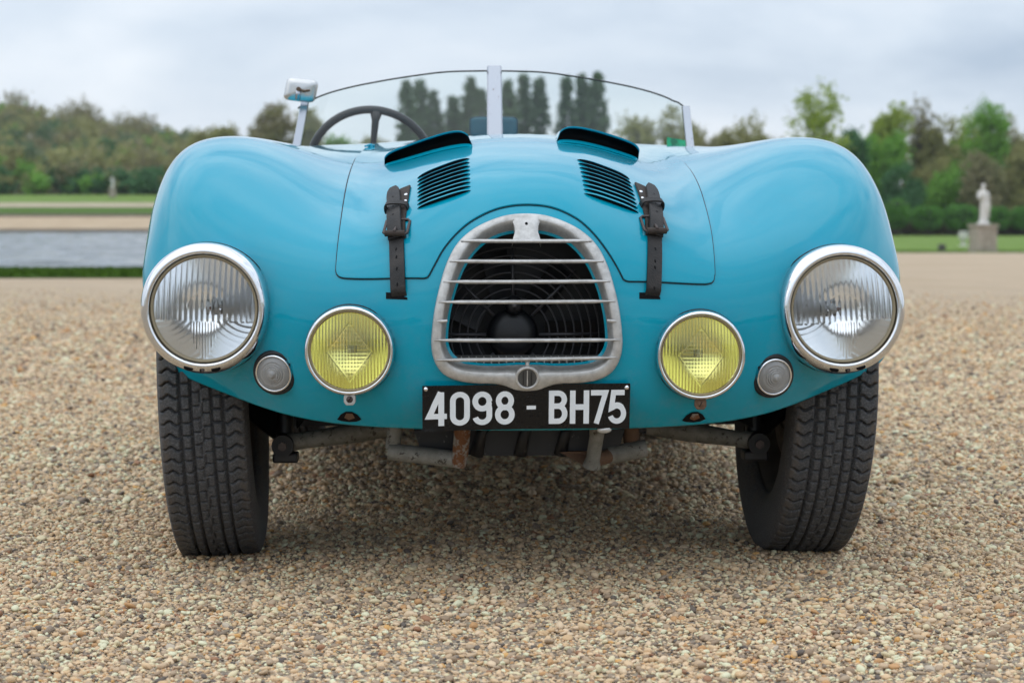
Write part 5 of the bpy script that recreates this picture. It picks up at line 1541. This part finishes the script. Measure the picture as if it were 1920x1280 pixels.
za, sa = zone(2.35, 4.3, 33000, .0030, 5, .25)
zb, sb = zone(4.3, 7.5, 14500, .0041, 6, .3)
zc, sc2 = zone(7.5, 20.0, 4200, .0060, 8, .3)
kp = np.random.default_rng(9).uniform(0, 1, len(zc)) < np.clip((20 - (zc[:, 1] - CAM_Y)) / 12.5, 0, 1) ** 2.2
zc, sc2 = zc[kp], sc2[kp]
def flank(n, seed):                                              # the drive either side of the frame
    r_ = np.random.default_rng(seed); D = r_.uniform(1.6, 8.0, n); sd = np.where(r_.uniform(0, 1, n) < .5, -1, 1)
    X = sd * (D * .2575 + .2 + np.abs(r_.normal(0, .85, n))); s_ = .0042 * np.exp(r_.normal(0, .4, n))
    Y = Y_of(D); return np.stack([X, Y, land(X, Y) + s_ * r_.uniform(-.3, .7, n)], -1), s_
zd, sd_ = flank(95000, 12)
PP = np.concatenate([za, zb, zc, zd]); SS = np.concatenate([sa, sb, sc2, sd_])
me = bpy.data.meshes.new('loose_gravel'); me.vertices.add(len(PP)); me.vertices.foreach_set('co', PP.astype(np.float32).ravel())
at = me.attributes.new('size', 'FLOAT', 'POINT'); at.data.foreach_set('value', SS.astype(np.float32))
me.update()
gv = obj('loose_gravel', me)
tag(gv, 'loose beige gravel of small mixed pebbles under and in front of the car', 'gravel', kind='stuff')
ng = bpy.data.node_groups.new('pebble_scatter', 'GeometryNodeTree')
ng.interface.new_socket('Geometry', in_out='INPUT', socket_type='NodeSocketGeometry'); ng.interface.new_socket('Geometry', in_out='OUTPUT', socket_type='NodeSocketGeometry')
N_ = ng.nodes; gi = N_.new('NodeGroupInput'); go = N_.new('NodeGroupOutput')
m2p = N_.new('GeometryNodeMeshToPoints'); iop = N_.new('GeometryNodeInstanceOnPoints'); ci = N_.new('GeometryNodeCollectionInfo')
ci.inputs['Collection'].default_value = PEB; ci.inputs['Separate Children'].default_value = True; ci.inputs['Reset Children'].default_value = True
iop.inputs['Pick Instance'].default_value = True
rv = N_.new('FunctionNodeRandomValue'); rv.data_type = 'FLOAT_VECTOR'
rv.inputs[0].default_value = (-.45, -.45, 0); rv.inputs[1].default_value = (.45, .45, 6.283)
na_ = N_.new('GeometryNodeInputNamedAttribute'); na_.data_type = 'FLOAT'; na_.inputs['Name'].default_value = 'size'
Lk = ng.links.new
Lk(gi.outputs[0], m2p.inputs['Mesh']); Lk(m2p.outputs[0], iop.inputs['Points']); Lk(ci.outputs[0], iop.inputs['Instance'])
Lk(rv.outputs[0], iop.inputs['Rotation']); Lk(na_.outputs[0], iop.inputs['Scale']); Lk(iop.outputs[0], go.inputs[0])
md = gv.modifiers.new('scatter', 'NODES'); md.node_group = ng

# ------------------------------------------------------------------ thin damp spring haze over the park
hz = MB().box((20, 230, 28), (1500, 680, 68)).build('haze', None, None, smooth=False)
hm = bpy.data.materials.new('haze'); hm.use_nodes = True; ht = hm.node_tree; ht.nodes.clear()
ho = ht.nodes.new('ShaderNodeOutputMaterial'); hv = ht.nodes.new('ShaderNodeVolumePrincipled')
hv.inputs['Color'].default_value = (0.90, 0.94, 1.0, 1); hv.inputs['Density'].default_value = 0.00016; hv.inputs['Anisotropy'].default_value = 0.2
ht.links.new(hv.outputs[0], ho.inputs['Volume']); hz.data.materials.append(hm)
tag(hz, 'thin pale haze over the whole park', 'haze', kind='stuff')
